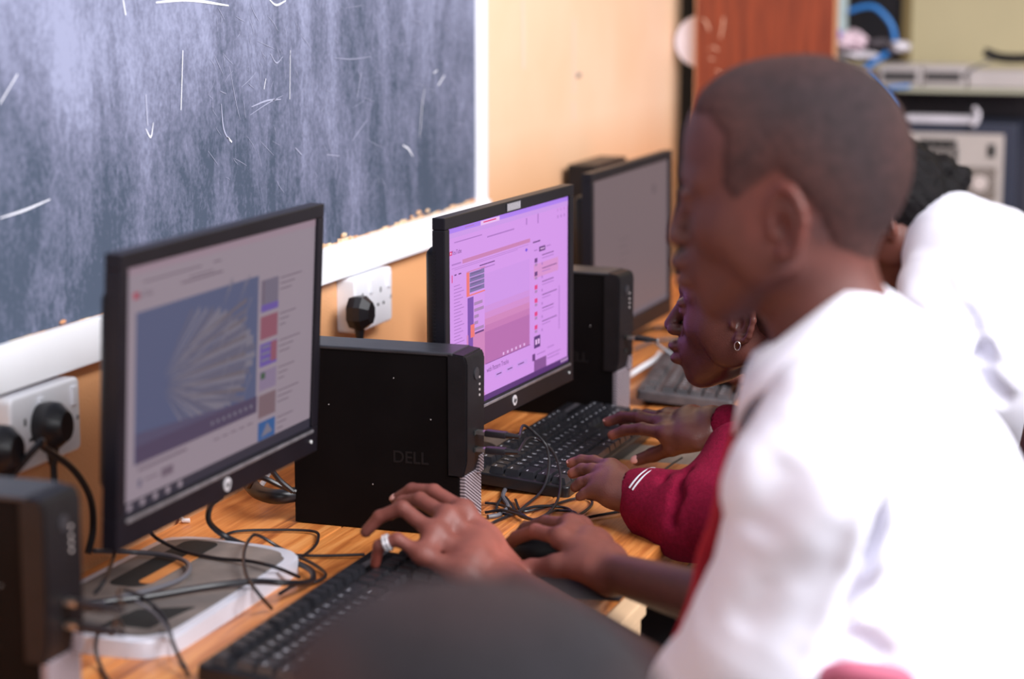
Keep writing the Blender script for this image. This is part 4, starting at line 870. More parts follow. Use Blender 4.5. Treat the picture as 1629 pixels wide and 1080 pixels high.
def hand_px(S, wrist, wr, mcps, fingers, thumb, cm=0.012):
    """wrist: two points across; fingers: list of point lists in world space"""
    S.frame((0, 0, 0))
    for i, m_ in enumerate(mcps):
        t = i/(len(mcps)-1); w_ = np.array(wrist[0])*(1-t)+np.array(wrist[1])*t
        S.cone(w_, m_, wr, cm-0.0008*i, 0.018)
    for i in range(len(mcps)-1):
        S.cone(np.array(mcps[i])*0.5+np.array(wrist[0])*0.5, np.array(mcps[i+1])*0.5+np.array(wrist[1])*0.5, wr*0.9, wr*0.9, 0.015)
        S.cone(mcps[i], mcps[i+1], cm-0.001, cm-0.001, 0.010)
    for m_, f, r in zip(mcps, fingers, (0.0090, 0.0092, 0.0086, 0.0076)):
        n = len(f); rs = [r*1.08]+[r*(1-0.10*j) for j in range(n)]
        S.chain([m_]+list(f), rs[:n+1], 0.0035, k0=0.008)
    if thumb is not None: S.chain(thumb, [0.0135, 0.0115, 0.0100, 0.0085][:len(thumb)], 0.006, k0=0.015)
def A(v): return np.array(v)
def nails(tips, parent, m):
    for (p, d, n, r) in tips:
        d = Vector(d).normalized(); n = Vector(n); n = (n-d*n.dot(d)).normalized(); s = d.cross(n)
        M = Matrix((d, s, n)).transposed().to_4x4(); M.translation = Vector(p)+n*r*0.72
        bm = bmesh.new(); bmesh.ops.create_icosphere(bm, subdivisions=3, radius=1, matrix=M @ Matrix.Diagonal((r*0.95, r*0.72, r*0.35, 1))); build('fingernail', bm, m, parent, 'all')
SHIRT = mat('white_shirt_cotton', (0.74, 0.73, 0.82), 0.85, spec=0.2, bump=0.15, bscale=500, sheen=0.2)
HAIRM = mat('short_black_hair', (0.040, 0.030, 0.036), 0.65, spec=0.3, attr='Col', vary=0.45, vscale=130, bump=0.9, bscale=1100)
MAROON = mat('maroon_knit', (0.21, 0.005, 0.030), 0.9, spec=0.12, vary=0.3, vscale=260, bump=0.9, bscale=900)
TIE = mat('red_tie_cloth', (0.42, 0.005, 0.020), 0.7, vary=0.2, vscale=200)
TROUS = mat('black_trousers', (0.010, 0.009, 0.013), 0.9)
NAIL = mat('fingernail_pink', (0.62, 0.32, 0.28), 0.3, spec=0.6)

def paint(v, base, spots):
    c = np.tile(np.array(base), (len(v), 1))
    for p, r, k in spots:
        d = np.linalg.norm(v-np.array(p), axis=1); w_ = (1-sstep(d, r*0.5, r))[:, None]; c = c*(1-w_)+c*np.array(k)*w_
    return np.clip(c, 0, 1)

# ------------------------------------------------------------------ the boy in the white shirt
def short_hair(S_head, o, R, sc, poly, parent, vox, label, col, thick=0.0020, lumps=0.0006, fade=0.07):
    """hair cap over the skull: poly is the hair area seen from the side, in head units (forward, up)"""
    pl = np.array(poly)*sc
    def side(X):
        L = (X-np.array(o)) @ np.array(R); p = L[:, [0, 2]]; d = np.full(len(p), 1e9); ins = np.zeros(len(p), bool); n = len(pl)
        for i in range(n):
            a, b = pl[i], pl[(i+1) % n]; e = b-a; w_ = p-a; t = np.clip(w_ @ e/(e @ e), 0, 1); d = np.minimum(d, np.linalg.norm(w_-t[:, None]*e, axis=1))
            c1 = (a[1] <= p[:, 1]) & (b[1] > p[:, 1]); c2 = (a[1] > p[:, 1]) & (b[1] <= p[:, 1]); cr = e[0]*w_[:, 1]-e[1]*w_[:, 0]
            ins ^= (c1 & (cr > 0)) | (c2 & (cr < 0))
        return np.where(ins, d, -d)
    def post(X, d):
        s = side(X); t = -0.0025+(thick+0.0025)*sstep(s, -0.012, 0.012); return d-t-lumps*snoise(X, 900, 5)
    v, q = skin_mesh(S_head, vox, post)
    s = side(v); keep = (s[q] > -0.0115).any(1); q = q[keep]; u = np.unique(q); mp = np.full(len(v), -1); mp[u] = np.arange(len(u)); v2 = v[u]; q = mp[q]
    k = sstep(side(v2), -0.006, fade)[:, None]; c = np.array(col[0])*(1-k)+np.array(col[1])*k
    return mesh_obj('hair', v2, q, HAIRM, parent, c, label=label)

root = thing('person', 'boy in white short-sleeved shirt with cropped hair, seen in profile before the cupboard', 'person', tuple(P(1440, 1150, 1.92)))
bpy.context.view_layer.update()
ho = np.array(P(1248, 311, 1.925)); hR = hframe(0.0, 0.10); hs = 0.985
B = Vol(); head(B, ho, hR, hs, eo=(-0.006, -0.013), nose=0.005)
B.frame(ho, hR, hs); B.cone((-0.022, 0, -0.02), (-0.038, 0, -0.125), 0.050, 0.047, 0.02); B.cone((-0.02, 0, -0.06), (-0.025, 0, -0.13), 0.046, 0.046, 0.02); B.frame((0, 0, 0))
neck0 = B.ops.__len__()
nb = np.array(P(1335, 560, 1.93)); hip = np.array(P(1500, 1420, 1.97)); shL = np.array(P(1320, 680, 1.81)); shR = np.array(P(1275, 680, 2.08))
B.cone(B.frame(ho, hR, hs).w((-0.050, 0, -0.12)), nb, 0.05, 0.06, 0.03) if False else None
B.frame((0, 0, 0)); hn = Vol().frame(ho, hR, hs).w((-0.038, 0, -0.12))
B.cone(hn, nb+V(0.0, 0, -0.02), 0.046, 0.052, 0.02)
ch = np.array(P(1390, 790, 1.97)); B.cone(nb+V(0.03, 0, -0.04), ch, 0.07, 0.10, 0.04); B.cone(ch, hip, 0.10, 0.12, 0.04)
B.cone(nb+V(.03, 0, -.03), shL, 0.05, 0.045, 0.03); B.cone(nb+V(.03, 0, -.03), shR, 0.05, 0.045, 0.03)
elL = np.array(P(1120, 1135, 1.98)); elR = np.array(P(1195, 975, 2.10))
B.cone(shL, elL, 0.048, 0.036, 0.02); B.cone(shR, elR, 0.046, 0.034, 0.02)
# left hand (with ring) over the nearest keyboard
wl = [P(812, 905, 2.47), P(800, 950, 2.40)]
B.cone(elL, P(812, 930, 2.43), 0.036, 0.023, 0.02)
q = lambda *t: [np.array(P(*x)) for x in t]
mcpL = q((738, 812, 2.50), (712, 822, 2.47), (690, 848, 2.445), (672, 882, 2.42))
fL = [q((690, 782, 2.53), (655, 779, 2.55), (630, 794, 2.56)), q((668, 795, 2.50), (640, 799, 2.52), (622, 818, 2.52)), q((640, 808, 2.46), (604, 822, 2.47), (582, 846, 2.475)), q((632, 858, 2.425), (603, 868, 2.43), (597, 897, 2.44))]
hand_px(B, [A(wl[0]), A(wl[1])], 0.017, mcpL, fL, None)
B.chain(q((770, 880, 2.50), (720, 880, 2.53), (680, 890, 2.53)), [0.013, 0.011, 0.0095], 0.008)
# right hand on the mouse
wr_ = q((972, 890, 2.44), (968, 922, 2.40)); B.cone(elR, P(968, 908, 2.42), 0.033, 0.0215, 0.02)
mcpR = q((893, 856, 2.46), (908, 836, 2.50), (922, 838, 2.535), (935, 850, 2.56))
fR = [q((852, 845, 2.50), (822, 855, 2.535), (801, 873, 2.555)), q((868, 832, 2.55), (836, 842, 2.58), (818, 858, 2.60)), q((885, 838, 2.58), (855, 850, 2.61), (838, 862, 2.62)), q((905, 855, 2.60), (880, 868, 2.62), (865, 876, 2.63))]
hand_px(B, [wr_[1], wr_[0]], 0.016, mcpR, fR, None)
B.chain(q((935, 905, 2.41), (885, 900, 2.43), (845, 905, 2.45), (822, 915, 2.465)), [0.015, 0.0125, 0.0105, 0.0085], 0.008, k0=0.015)
sm, sc_ = skin('boy', (0.112, 0.033, 0.025), 0.5)
v, qd = skin_mesh(B, 0.0026)
hw = lambda *p: Vol().frame(ho, hR, hs).w(p)
cb_ = paint(v, (0.112, 0.033, 0.025), [(hw(0.105, 0, -0.062), 0.024, (0.70, 0.55, 0.65)), (hw(-0.01, 0.085, -0.01), 0.05, (1.15, 1.0, 0.95)), (fR[0][2], .02, (1.3, 1.1, 1.0)), (fL[3][2], .03, (1.4, 1.1, 1.0)), (mcpL[1], .14, (2.0, 2.0, 2.0)), (mcpR[0], .12, (1.5, 1.45, 1.4)), (P(822, 915, 2.465), .018, (1.6, 1.5, 1.4))])  # lips and ear tinted; both hands painted lighter for the light on them
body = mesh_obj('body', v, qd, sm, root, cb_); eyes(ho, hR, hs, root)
ST = Vol(); head(ST, ho, hR, hs, ears=False); ST.frame(ho, hR, hs); ST.cone((-0.022, 0, -0.02), (-0.038, 0, -0.125), 0.050, 0.047, 0.02)
hairline = [(0.075, 0.083), (0.052, 0.080), (0.036, 0.062), (0.040, 0.040), (0.042, 0.018), (0.030, 0.004), (0.010, 0.016), (-0.012, 0.030), (-0.030, 0.008), (-0.044, -0.014), (-0.050, -0.045), (-0.075, -0.066), (-0.14, -0.070), (-0.16, 0.16), (0.10, 0.16)]
short_hair(ST, ho, hR, hs, hairline, root, 0.0028, 'closely cropped dark hair', ((0.090, 0.029, 0.023), (0.034, 0.018, 0.021)))
# ring
bm = bmesh.new(); a, b_ = Vector(fL[3][0]), Vector(fL[3][1]); d = (b_-a).normalized(); c = a*0.45+b_*0.55; o1 = d.orthogonal().normalized(); o2 = d.cross(o1)
for off in (-0.002, 0.002):
    tube(bm, [c+d*off+(o1*math.cos(t*PI/12)+o2*math.sin(t*PI/12))*0.0082 for t in range(25)], 0.0022, 8)
build('ring', bm, mat('silver_ring', (0.85, 0.85, 0.9), 0.2, 0.6), None, True, label='silver ring on the little finger of the boy\'s left hand', category='ring')
# shirt
S = Vol(); S.frame((0, 0, 0))
def Pn(*a): return np.array(P(*a))
S.cone(Pn(1350, 640, 1.90), Pn(1375, 820, 1.93), 0.078, 0.105, 0.05); S.cone(Pn(1325, 630, 1.99), Pn(1350, 820, 2.03), 0.070, 0.095, 0.05)
S.cone(Pn(1405, 610, 1.90), Pn(1465, 820, 1.93), 0.066, 0.084, 0.05); S.cone(Pn(1400, 605, 2.02), Pn(1455, 820, 2.05), 0.060, 0.080, 0.05)
S.cone(Pn(1375, 820, 1.93), Pn(1405, 1180, 1.93), 0.105, 0.115, 0.05); S.cone(Pn(1460, 810, 1.93), Pn(1510, 1180, 1.93), 0.084, 0.098, 0.05); S.cone(Pn(1360, 820, 2.03), Pn(1410, 1150, 2.03), 0.10, 0.11, 0.05); S.cone(Pn(1465, 830, 2.03), Pn(1510, 1150, 2.03), 0.080, 0.095, 0.05)
S.cone(Pn(1290, 600, 1.93), Pn(1370, 560, 1.94), 0.050, 0.048, 0.04); S.cone(Pn(1380, 530, 1.95), Pn(1420, 590, 1.95), 0.034, 0.050, 0.03)
S.cone(Pn(1320, 660, 1.80), Pn(1290, 770, 1.79), 0.056, 0.062, 0.05)
S.cone(Pn(1292, 770, 1.79), Pn(1216, 1005, 1.86), 0.061, 0.063, 0.03); S.cone(Pn(1214, 1010, 1.86), Pn(1140, 1110, 1.92), 0.065, 0.060, 0.02)
S.cone(Pn(1110, 1085, 1.92), Pn(1190, 1130, 1.92), 0.030, 0.036, 0.03)
S.cone(Pn(1285, 660, 2.08), Pn(1255, 780, 2.12), 0.050, 0.050, 0.04); S.cone(Pn(1255, 780, 2.12), Pn(1190, 890, 2.13), 0.048, 0.040, 0.03)
S.cone(Pn(1262, 690, 1.95), Pn(1238, 840, 1.97), 0.028, 0.044, 0.05)
S.cone(Pn(1140, 880, 2.10), Pn(1120, 893, 2.09), 0.012, 0.006, 0.02)
S.cone(ch+V(.01, 0, 0), hip+V(0.0, 0, 0.03), 0.105, 0.135, 0.05)
# neck opening, sleeve hollow, folds
S.cone(hn+V(-0.02, 0, 0.0), nb+V(-0.01, 0, 0.015), 0.052, 0.044, 0.008, True)
S.cone(elL*0.98+Pn(1140, 1110, 1.92)*0.02, Pn(1160, 1078, 1.90), 0.046, 0.044, 0.006, True)
def grooves(items):
    """valleys pressed into the cloth along a line, from the side seen in the photo"""
    cv = [(np.array([P(*p) for p in pts]), dep, wid) for pts, dep, wid in items]; f_ = np.array(fw)
    def g(X, d):
        for pts, dep, wid in cv:
            best = np.full(len(X), 1e9); ar = np.zeros(len(X)); nseg = len(pts)-1; k_ = 0
            for a, b in zip(pts, pts[1:]):
                ba = b-a; ba = ba-f_*(ba @ f_); pa = X-a; pa = pa-np.outer(pa @ f_, f_); t = np.clip(pa @ ba/(ba @ ba), 0, 1); dd = np.linalg.norm(pa-t[:, None]*ba, axis=1); ar = np.where(dd < best, (k_+t)/nseg, ar); best = np.minimum(best, dd); k_ += 1
            frontal = (1-sstep((X-pts[0]) @ f_, 0.05, 0.12))*sstep(ar, 0, 0.3)*(1-sstep(ar, 0.75, 1.0))
            d = d+frontal*(dep*np.exp(-(best/wid)**2)-0.45*dep*np.exp(-((best-2.1*wid)/wid)**2))
        return d
    return g
GB = grooves([([(1398, 735, 1.80), (1390, 800, 1.80), (1372, 900, 1.80), (1345, 980, 1.80), (1300, 1085, 1.80)], 0.012, 0.009), ([(1358, 990, 1.80), (1395, 945, 1.80), (1450, 905, 1.80), (1505, 850, 1.80)], 0.008, 0.009), ([(1340, 1010, 1.80), (1380, 1025, 1.80), (1425, 1060, 1.80)], 0.008, 0.008),
              ([(1500, 770, 1.80), (1510, 850, 1.80), (1500, 930, 1.80)], 0.006, 0.012), ([(1165, 850, 1.88), (1200, 780, 1.88), (1240, 700, 1.88)], 0.010, 0.018), ([(1230, 720, 1.8), (1300, 700, 1.8), (1370, 690, 1.8)], 0.004, 0.014), ([(1165, 1010, 1.8), (1200, 960, 1.8), (1215, 900, 1.8)], 0.004, 0.012)])
def fold0(X, d): return d+0.0022*snoise(X*np.array([1, 1, 0.6]), 34, 3, 3)+0.0012*snoise(X, 75, 8, 3)
def fold(X, d): return fold0(X, d)
def foldb(X, d): return GB(X, fold0(X, d))
v, qd = skin_mesh(S, 0.0042, foldb); v = relax(v, qd, 1, 0.4)
mesh_obj('shirt', v, qd, SHIRT, root, label='white short-sleeved school shirt')
# collar: folded band around the neck
def ribbon(path, width, outw, thick, m, name, parent, upv=None, sub=6, **tags):
    q_ = spline([Vector(p) for p in path], sub); n = len(q_); bm = bmesh.new(); rows = []
    wd_ = spline([Vector((w_, 0, 0)) for w_ in width], sub); ow = spline([Vector(p) for p in outw], sub)
    for i in range(n):
        d = ow[i].normalized(); w_ = wd_[i].x; t = (q_[min(i+1, n-1)]-q_[max(i-1, 0)]).normalized(); nn = t.cross(d).normalized()*thick/2
        rows.append([bm.verts.new(x) for x in (q_[i]-nn, q_[i]+d*w_*0.5-nn*1.6, q_[i]+d*w_-nn, q_[i]+d*w_+nn, q_[i]+d*w_*0.5+nn*1.6, q_[i]+nn)])
    for a, b2 in zip(rows, rows[1:]):
        for k in range(6): bm.faces.new((a[k], a[(k+1) % 6], b2[(k+1) % 6], b2[k]))
    bm.faces.new(rows[0]); bm.faces.new(rows[-1][::-1]); return build(name, bm, m, parent, 'all', **tags)
def col_pt(a, r, dz, tip=0.0):                      # around the neck base, a=0 front
    return None
path = [P(1200, 560, 2.00), P(1188, 590, 1.945), P(1215, 565, 1.885), P(1270, 520, 1.865), P(1330, 475, 1.872), P(1376, 448, 1.905), P(1392, 443, 1.955), P(1375, 455, 2.005), P(1320, 490, 2.02), P(1250, 530, 2.02), P(1200, 560, 2.00)]
outw = [P(x, y, d)-P(x0_, y0_, d0) for (x, y, d), (x0_, y0_, d0) in zip(((1180, 640, 2.02), (1168, 690, 1.94), (1190, 640, 1.855), (1265, 590, 1.825), (1350, 535, 1.835), (1415, 500, 1.885), (1432, 490, 1.96), (1405, 500, 2.03), (1330, 540, 2.06), (1250, 590, 2.05), (1180, 640, 2.02)),
        ((1200, 560, 2.00), (1188, 590, 1.945), (1215, 565, 1.885), (1270, 520, 1.865), (1330, 475, 1.872), (1376, 448, 1.905), (1392, 443, 1.955), (1375, 455, 2.005), (1320, 490, 2.02), (1250, 530, 2.02), (1200, 560, 2.00)))]
ribbon(path, [o.length for o in outw], outw, 0.004, SHIRT, 'collar', root)
# tie and trousers
tl = [(1164, 684, 1.955), (1147, 755, 1.95), (1131, 825, 1.955), (1110, 885, 1.965), (1101, 935, 1.97), (1082, 990, 1.97), (1054, 1050, 1.97)]
tq = [(1196, 690, 1.97), (1186, 770, 1.97), (1168, 850, 1.98), (1150, 895, 1.99), (1148, 945, 1.99), (1122, 1003, 1.99), (1096, 1062, 1.99)]
tp = [P(*a) for a in tl]; to = [P(*b2)-P(*a) for a, b2 in zip(tl, tq)]
ribbon(tp, [o.length for o in to], to, 0.005, TIE, 'tie', root, label='red school tie hanging down the shirt front')
kn = [V(0.755, 1.90, 0.60), V(0.77, 2.22, 0.60)]
T = Vol(); T.cone(hip+V(0, -.06, -0.02), hip+V(0, .08, -0.02), 0.12, 0.12, 0.04); T.cone(hip+V(0, -.07, -0.02), kn[0], 0.10, 0.072, 0.04); T.cone(hip+V(0, .09, -0.02), kn[1], 0.10, 0.075, 0.04)
for k_ in kn: T.cone(k_, V(k_[0]+0.02, k_[1], 0.10), 0.066, 0.048, 0.03)
v, qd = skin_mesh(T, 0.008); mesh_obj('trousers', v, qd, TROUS, root)
for k_ in kn:
    bm = bmesh.new(); box(bm, (k_[0]-0.14, k_[1]-0.045, 0.0), (k_[0]+0.10, k_[1]+0.045, 0.085), 0.025); build('shoe', bm, BLK, root, True)
bm = bmesh.new(); tube(bm, spline([P(1312, 1078, 1.82), P(1345, 1070, 1.795), P(1390, 1072, 1.79), P(1430, 1080, 1.80), P(1445, 1100, 1.82)], 6), 0.010, 14, rr=None)
build('garment', bm, mat('dusky_pink_red_cloth', (0.42, 0.10, 0.16), 0.8), None, True, label='folded dusky red cloth tucked by the boy\'s waist at the bottom edge', category='cloth')
HL = mat('bench_wood', (0.35, 0.18, 0.08), 0.5)
def stool(label, x, y, zt):
    t = thing('stool', label, 'stool', (x, y, 0), 0, 'wooden stools under the seated students'); bm = bmesh.new(); box(bm, (-0.17, -0.17, zt-0.03), (0.17, 0.17, zt), 0.006); global WORLDP; WORLDP = False; build('seat', bm, HL, t)
    for a in (-0.15, 0.11):
        for b_ in (-0.15, 0.11): bm = bmesh.new(); box(bm, (a, b_, 0), (a+0.04, b_+0.04, zt-0.031)); build('leg', bm, HL, t)
    WORLDP = True

# ------------------------------------------------------------------ the girl at the middle screen
gr = thing('person', 'girl in maroon sweater, face lit purple, typing at the middle screen behind the boy', 'person', tuple(P(1330, 900, 2.85)))
bpy.context.view_layer.update()
gs = 0.985; gR = hframe(0.0, 0.03); go = np.array(P(1188, 489, 2.90))
G = Vol(); head(G, go, gR, gs, True)
G.frame(go, gR, gs); G.cone((-0.035, 0, -0.03), (-0.070, 0, -0.135), 0.050, 0.048, 0.02); G.frame((0, 0, 0))
gn = Vol().frame(go, gR, gs).w((-0.075, 0, -0.14)); gb = gn+V(0.06, 0, -0.07); ghip = V(gb[0]+0.22, 2.80, 0.50)
G.cone(gn, gb, 0.048, 0.07, 0.03); G.cone(gb, ghip, 0.09, 0.11, 0.05)
gsl = gb+V(0.0, -0.16, -0.03); gsr = gb+V(0.0, 0.16, -0.03); G.cone(gb, gsl, 0.05, 0.045, 0.03); G.cone(gb, gsr, 0.05, 0.045, 0.03)
gel = Pn(1190, 835, 2.62); ger = Pn(1275, 740, 2.95); G.cone(gsl, gel, 0.045, 0.036, 0.02); G.cone(gsr, ger, 0.045, 0.036, 0.02)
wL = Pn(995, 781, 2.735); G.cone(gel, wL, 0.036, 0.022, 0.02); wR = Pn(1140, 677, 2.985); G.cone(ger, wR, 0.034, 0.024, 0.02)
# left hand
mL = q((972, 745, 2.775), (962, 756, 2.76), (955, 768, 2.745), (952, 779, 2.735))
fL2 = [q((945, 735, 2.80), (925, 733, 2.81), (909, 737, 2.815)), q((942, 748, 2.77), (926, 747, 2.78), (911, 753, 2.785)), q((938, 765, 2.75), (925, 768, 2.755), (915, 775, 2.758)), q((940, 781, 2.735), (930, 785, 2.737), (922, 790, 2.738))]
hand_px(G, [Pn(992, 768, 2.75), Pn(990, 793, 2.72)], 0.014, mL, fL2, q((985, 775, 2.775), (960, 785, 2.785), (938, 784, 2.80)), 0.0115)
# right hand
mR = q((1062, 690, 2.985), (1056, 674, 3.02), (1062, 665, 3.05), (1075, 662, 3.07))
fR2 = [q((1022, 682, 3.01), (995, 684, 3.03), (974, 692, 3.04)), q((1018, 664, 3.04), (990, 663, 3.07), (967, 671, 3.08)), q((1030, 660, 3.08), (1005, 663, 3.10), (990, 671, 3.11)), q((1050, 660, 3.10), (1030, 666, 3.12), (1018, 672, 3.12))]
hand_px(G, [Pn(1128, 690, 2.965), Pn(1130, 668, 2.995)], 0.0165, mR, fR2, q((1108, 702, 2.965), (1070, 712, 2.99), (1040, 723, 3.02), (1014, 732, 3.035)), 0.0125)
gsm, _ = skin('girl', (0.125, 0.043, 0.032), 0.30)
v, qd = skin_mesh(G, 0.0024)
gw = lambda *p: Vol().frame(go, gR, gs).w(p)
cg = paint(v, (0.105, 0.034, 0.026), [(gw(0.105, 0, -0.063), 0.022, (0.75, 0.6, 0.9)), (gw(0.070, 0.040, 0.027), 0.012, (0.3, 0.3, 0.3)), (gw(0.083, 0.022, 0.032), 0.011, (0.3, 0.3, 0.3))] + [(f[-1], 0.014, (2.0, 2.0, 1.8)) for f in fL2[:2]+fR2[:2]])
mesh_obj('body', v, qd, gsm, gr, cg); eyes(go, gR, gs, gr)
up_ = V(0, 0, 1); cw = np.array(fw)
nails([(fL2[0][2], fL2[0][2]-fL2[0][1], V(0, -.5, .8), 0.0062), (fL2[1][2], fL2[1][2]-fL2[1][1], V(0, -.5, .8), 0.0060), (fR2[1][2], fR2[1][2]-fR2[1][1], V(0, -.4, .9), 0.0065), (Pn(1014, 732, 3.035), Pn(1014, 732, 3.035)-Pn(1040, 723, 3.02), V(0, -.9, .5), 0.0085)], gr, NAIL)
nails([(P(822, 915, 2.465), P(822, 915, 2.465)-P(845, 905, 2.45), V(0, -.9, .4), 0.008), (fL[0][2], fL[0][2]-fL[0][1], V(-.1, -.5, .8), 0.0068)], root, NAIL)
bm = bmesh.new(); e = Vector(gw(-0.006, 0.084, -0.034)); tube(bm, [e+Vector((math.cos(a*PI/8)*0.004, 0, math.sin(a*PI/8)*0.006-0.006)) for a in range(17)], 0.0007, 6); build('earring', bm, METAL, gr, True)
GT = Vol(); head(GT, go, gR, gs, ears=False)
short_hair(GT, go, gR, gs, [(0.075, 0.083), (0.052, 0.080), (0.036, 0.062), (0.040, 0.018), (0.010, 0.016), (-0.012, 0.030), (-0.035, -0.014), (-0.055, -0.055), (-0.15, -0.060), (-0.16, 0.16), (0.10, 0.16)], gr, 0.0035, 'cropped black hair', ((0.09, 0.035, 0.03), (0.012, 0.009, 0.010)), 0.010, 0.0015)
K = Vol(); K.frame((0, 0, 0)); K.cone(gb+V(.02, -.06, -.03), ghip+V(0, -.04, 0), 0.10, 0.135, 0.05); K.cone(gb+V(.02, .06, -.03), ghip+V(0, .04, 0), 0.10, 0.135, 0.05)
K.cone(gb+V(.01, 0, -.02), gsl, 0.075, 0.062, 0.04); K.cone(gb+V(.01, 0, -.02), gsr, 0.075, 0.062, 0.04); K.cone(gsl, gel, 0.066, 0.058, 0.03); K.cone(gsr, ger, 0.062, 0.050, 0.03)
K.chain([gel, Pn(1095, 822, 2.68), Pn(1040, 800, 2.715), Pn(1012, 782, 2.73)], [0.060, 0.052, 0.042, 0.027], 0.02); K.cone(Pn(1130, 790, 2.66), Pn(1180, 730, 2.72), 0.04, 0.05, 0.03)
K.cone(ger, Pn(1160, 677, 2.965), 0.046, 0.031, 0.02)
K.chain([Pn(1092, 752, 2.66), Pn(1078, 790, 2.63), Pn(1072, 830, 2.63)], [.003]*3, 0.016, True); K.chain([Pn(1055, 760, 2.68), Pn(1060, 775, 2.67)], [.002]*2, 0.012, True)
K.cone(gn, gb, 0.052, 0.06, 0.01, True); K.cone(Pn(985, 778, 2.735), Pn(1006, 783, 2.732), 0.022, 0.021, 0.004, True); K.cone(Pn(1135, 677, 2.985), Pn(1156, 677, 2.97), 0.026, 0.025, 0.004, True)
v, qd = skin_mesh(K, 0.0034, lambda X, d: d+0.002*snoise(X, 45, 4, 3)+0.0005*snoise(X, 900, 6, 3))
mesh_obj('sweater', v, qd, MAROON, gr, label='maroon knitted sweater')
bm = bmesh.new()
def arc_on(c, ax_, r, a0, a1, n=12):
    ax_ = Vector(ax_).normalized(); u_ = Vector((0, 0, 1)); u_ = (u_-ax_*u_.dot(ax_)).normalized(); w_ = ax_.cross(u_); return [Vector(c)+(u_*math.cos(a0+(a1-a0)*i/n)+w_*math.sin(a0+(a1-a0)*i/n))*r for i in range(n+1)]
axs = Pn(1040, 800, 2.715)-Pn(1012, 782, 2.73)
for k in range(2):
    c = Pn(1012, 782, 2.73)*(1-0.25-0.22*k)+Pn(1040, 800, 2.715)*(0.25+0.22*k)
    for sg in (1, -1): tube(bm, arc_on(c, axs*sg, 0.0385+0.0025*k, -0.2, 1.1), 0.0012, 6)
build('cuff_stripe', bm, LEG, gr, True, label='two thin white cuff stripes')
KT = Vol()
for sgn, kk in ((-1, V(0.36, 2.70, 0.58)), (1, V(0.36, 2.90, 0.58))): KT.cone(ghip+V(0, .07*sgn, -0.02), kk, 0.09, 0.065, 0.04); KT.cone(kk, V(0.40, kk[1], 0.10), 0.062, 0.045, 0.03)
v, qd = skin_mesh(KT, 0.009); mesh_obj('trousers', v, qd, TROUS, gr)
for yy in (2.70, 2.90):
    bm = bmesh.new(); box(bm, (0.24, yy-0.04, 0), (0.48, yy+0.04, 0.08), 0.025); build('shoe', bm, BLK, gr, True)

# ------------------------------------------------------------------ student beyond, bending over the far keyboard
tr = thing('person', 'far student in white shirt with dark curly bun, head bowed, right of the boy', 'person', tuple(P(1600, 900, 3.7)))
bpy.context.view_layer.update()
tR = hframe(0.25, 0.75); to_ = np.array(P(1424, 350, 3.70)); ts = 1.0
Q = Vol(); head(Q, to_, tR, ts); Q.frame(to_, tR, ts); Q.cone((-0.03, 0, -0.03), (-0.055, 0, -0.13), 0.050, 0.048, 0.02); Q.frame((0, 0, 0))
tn = Vol().frame(to_, tR, ts).w((-0.06, 0, -0.13)); tb = Pn(1545, 420, 3.68); thip = Pn(1690, 760, 3.72)
Q.cone(tn, tb, 0.05, 0.06, 0.03); Q.cone(tb, thip, 0.08, 0.10, 0.05)
tsl = Pn(1530, 440, 3.60); tsr = Pn(1500, 420, 3.84); tel = Pn(1475, 640, 3.54); ter = Pn(1420, 600, 3.88); Q.cone(tb, tsl, .05, .045, .03); Q.cone(tb, tsr, .05, .045, .03)
Q.cone(tsl, tel, 0.045, 0.034, 0.02); Q.cone(tsr, ter, 0.045, 0.034, 0.02)
th1, th2 = Pn(1240, 600, 3.55), Pn(1230, 590, 3.75)
for e_, h_, sg in ((tel, th1, -1), (ter, th2, 1)):
    Q.cone(e_, h_, 0.032, 0.021, 0.02); dr = (h_-e_); dr /= np.linalg.norm(dr); dr[2] *= 0.3
    side_ = np.cross(dr, V(0, 0, 1)); side_ /= np.linalg.norm(side_)
    mm = [h_+dr*0.075+side_*(0.027-0.018*i) for i in range(4)]; ff = [[m_+dr*0.035, m_+dr*0.055-V(0, 0, .008), m_+dr*0.07-V(0, 0, .02)] for m_ in mm]
    hand_px(Q, [h_+side_*0.012, h_-side_*0.012], 0.014, mm, ff, [h_+dr*0.01-side_*sg*-0.015, h_+dr*0.04-side_*sg*-0.04, h_+dr*0.065-side_*sg*-0.05], 0.011)
tsm, _ = skin('far', (0.14, 0.045, 0.032))
v, qd = skin_mesh(Q, 0.0042); mesh_obj('body', v, qd, tsm, tr, paint(v, (0.15, 0.050, 0.036), [])); eyes(to_, tR, ts, tr)
HB = Vol(); HB.frame(to_, tR, ts); HB.ell((-0.018, 0, 0.045), (0.106, 0.088, 0.096), 0.02); HB.ell((-0.045, 0, 0.01), (0.068, 0.074, 0.075), 0.02)
HB.ell((0.06, 0, -0.02), (0.08, 0.1, 0.05), 0.02, True); HB.frame((0, 0, 0))
for (x, y, r, d) in ((1493, 282, .034, 3.70), (1520, 285, .026, 3.69), (1500, 268, .024, 3.68), (1478, 300, .030, 3.66), (1536, 278, .012, 3.68), (1510, 300, .020, 3.66)): HB.ball(Pn(x, y, d), r, 0.008)
CURL = mat('curly_black_hair', (0.006, 0.004, 0.005), 0.6, spec=0.2, vary=0.5, vscale=60, bump=1.0, bscale=400)
v, qd = skin_mesh(HB, 0.0040, lambda X, d: d+0.0035*snoise(X, 260, 12, 5)); mesh_obj('hair', v, qd, CURL, tr, label='dark curly hair gathered in a bun')
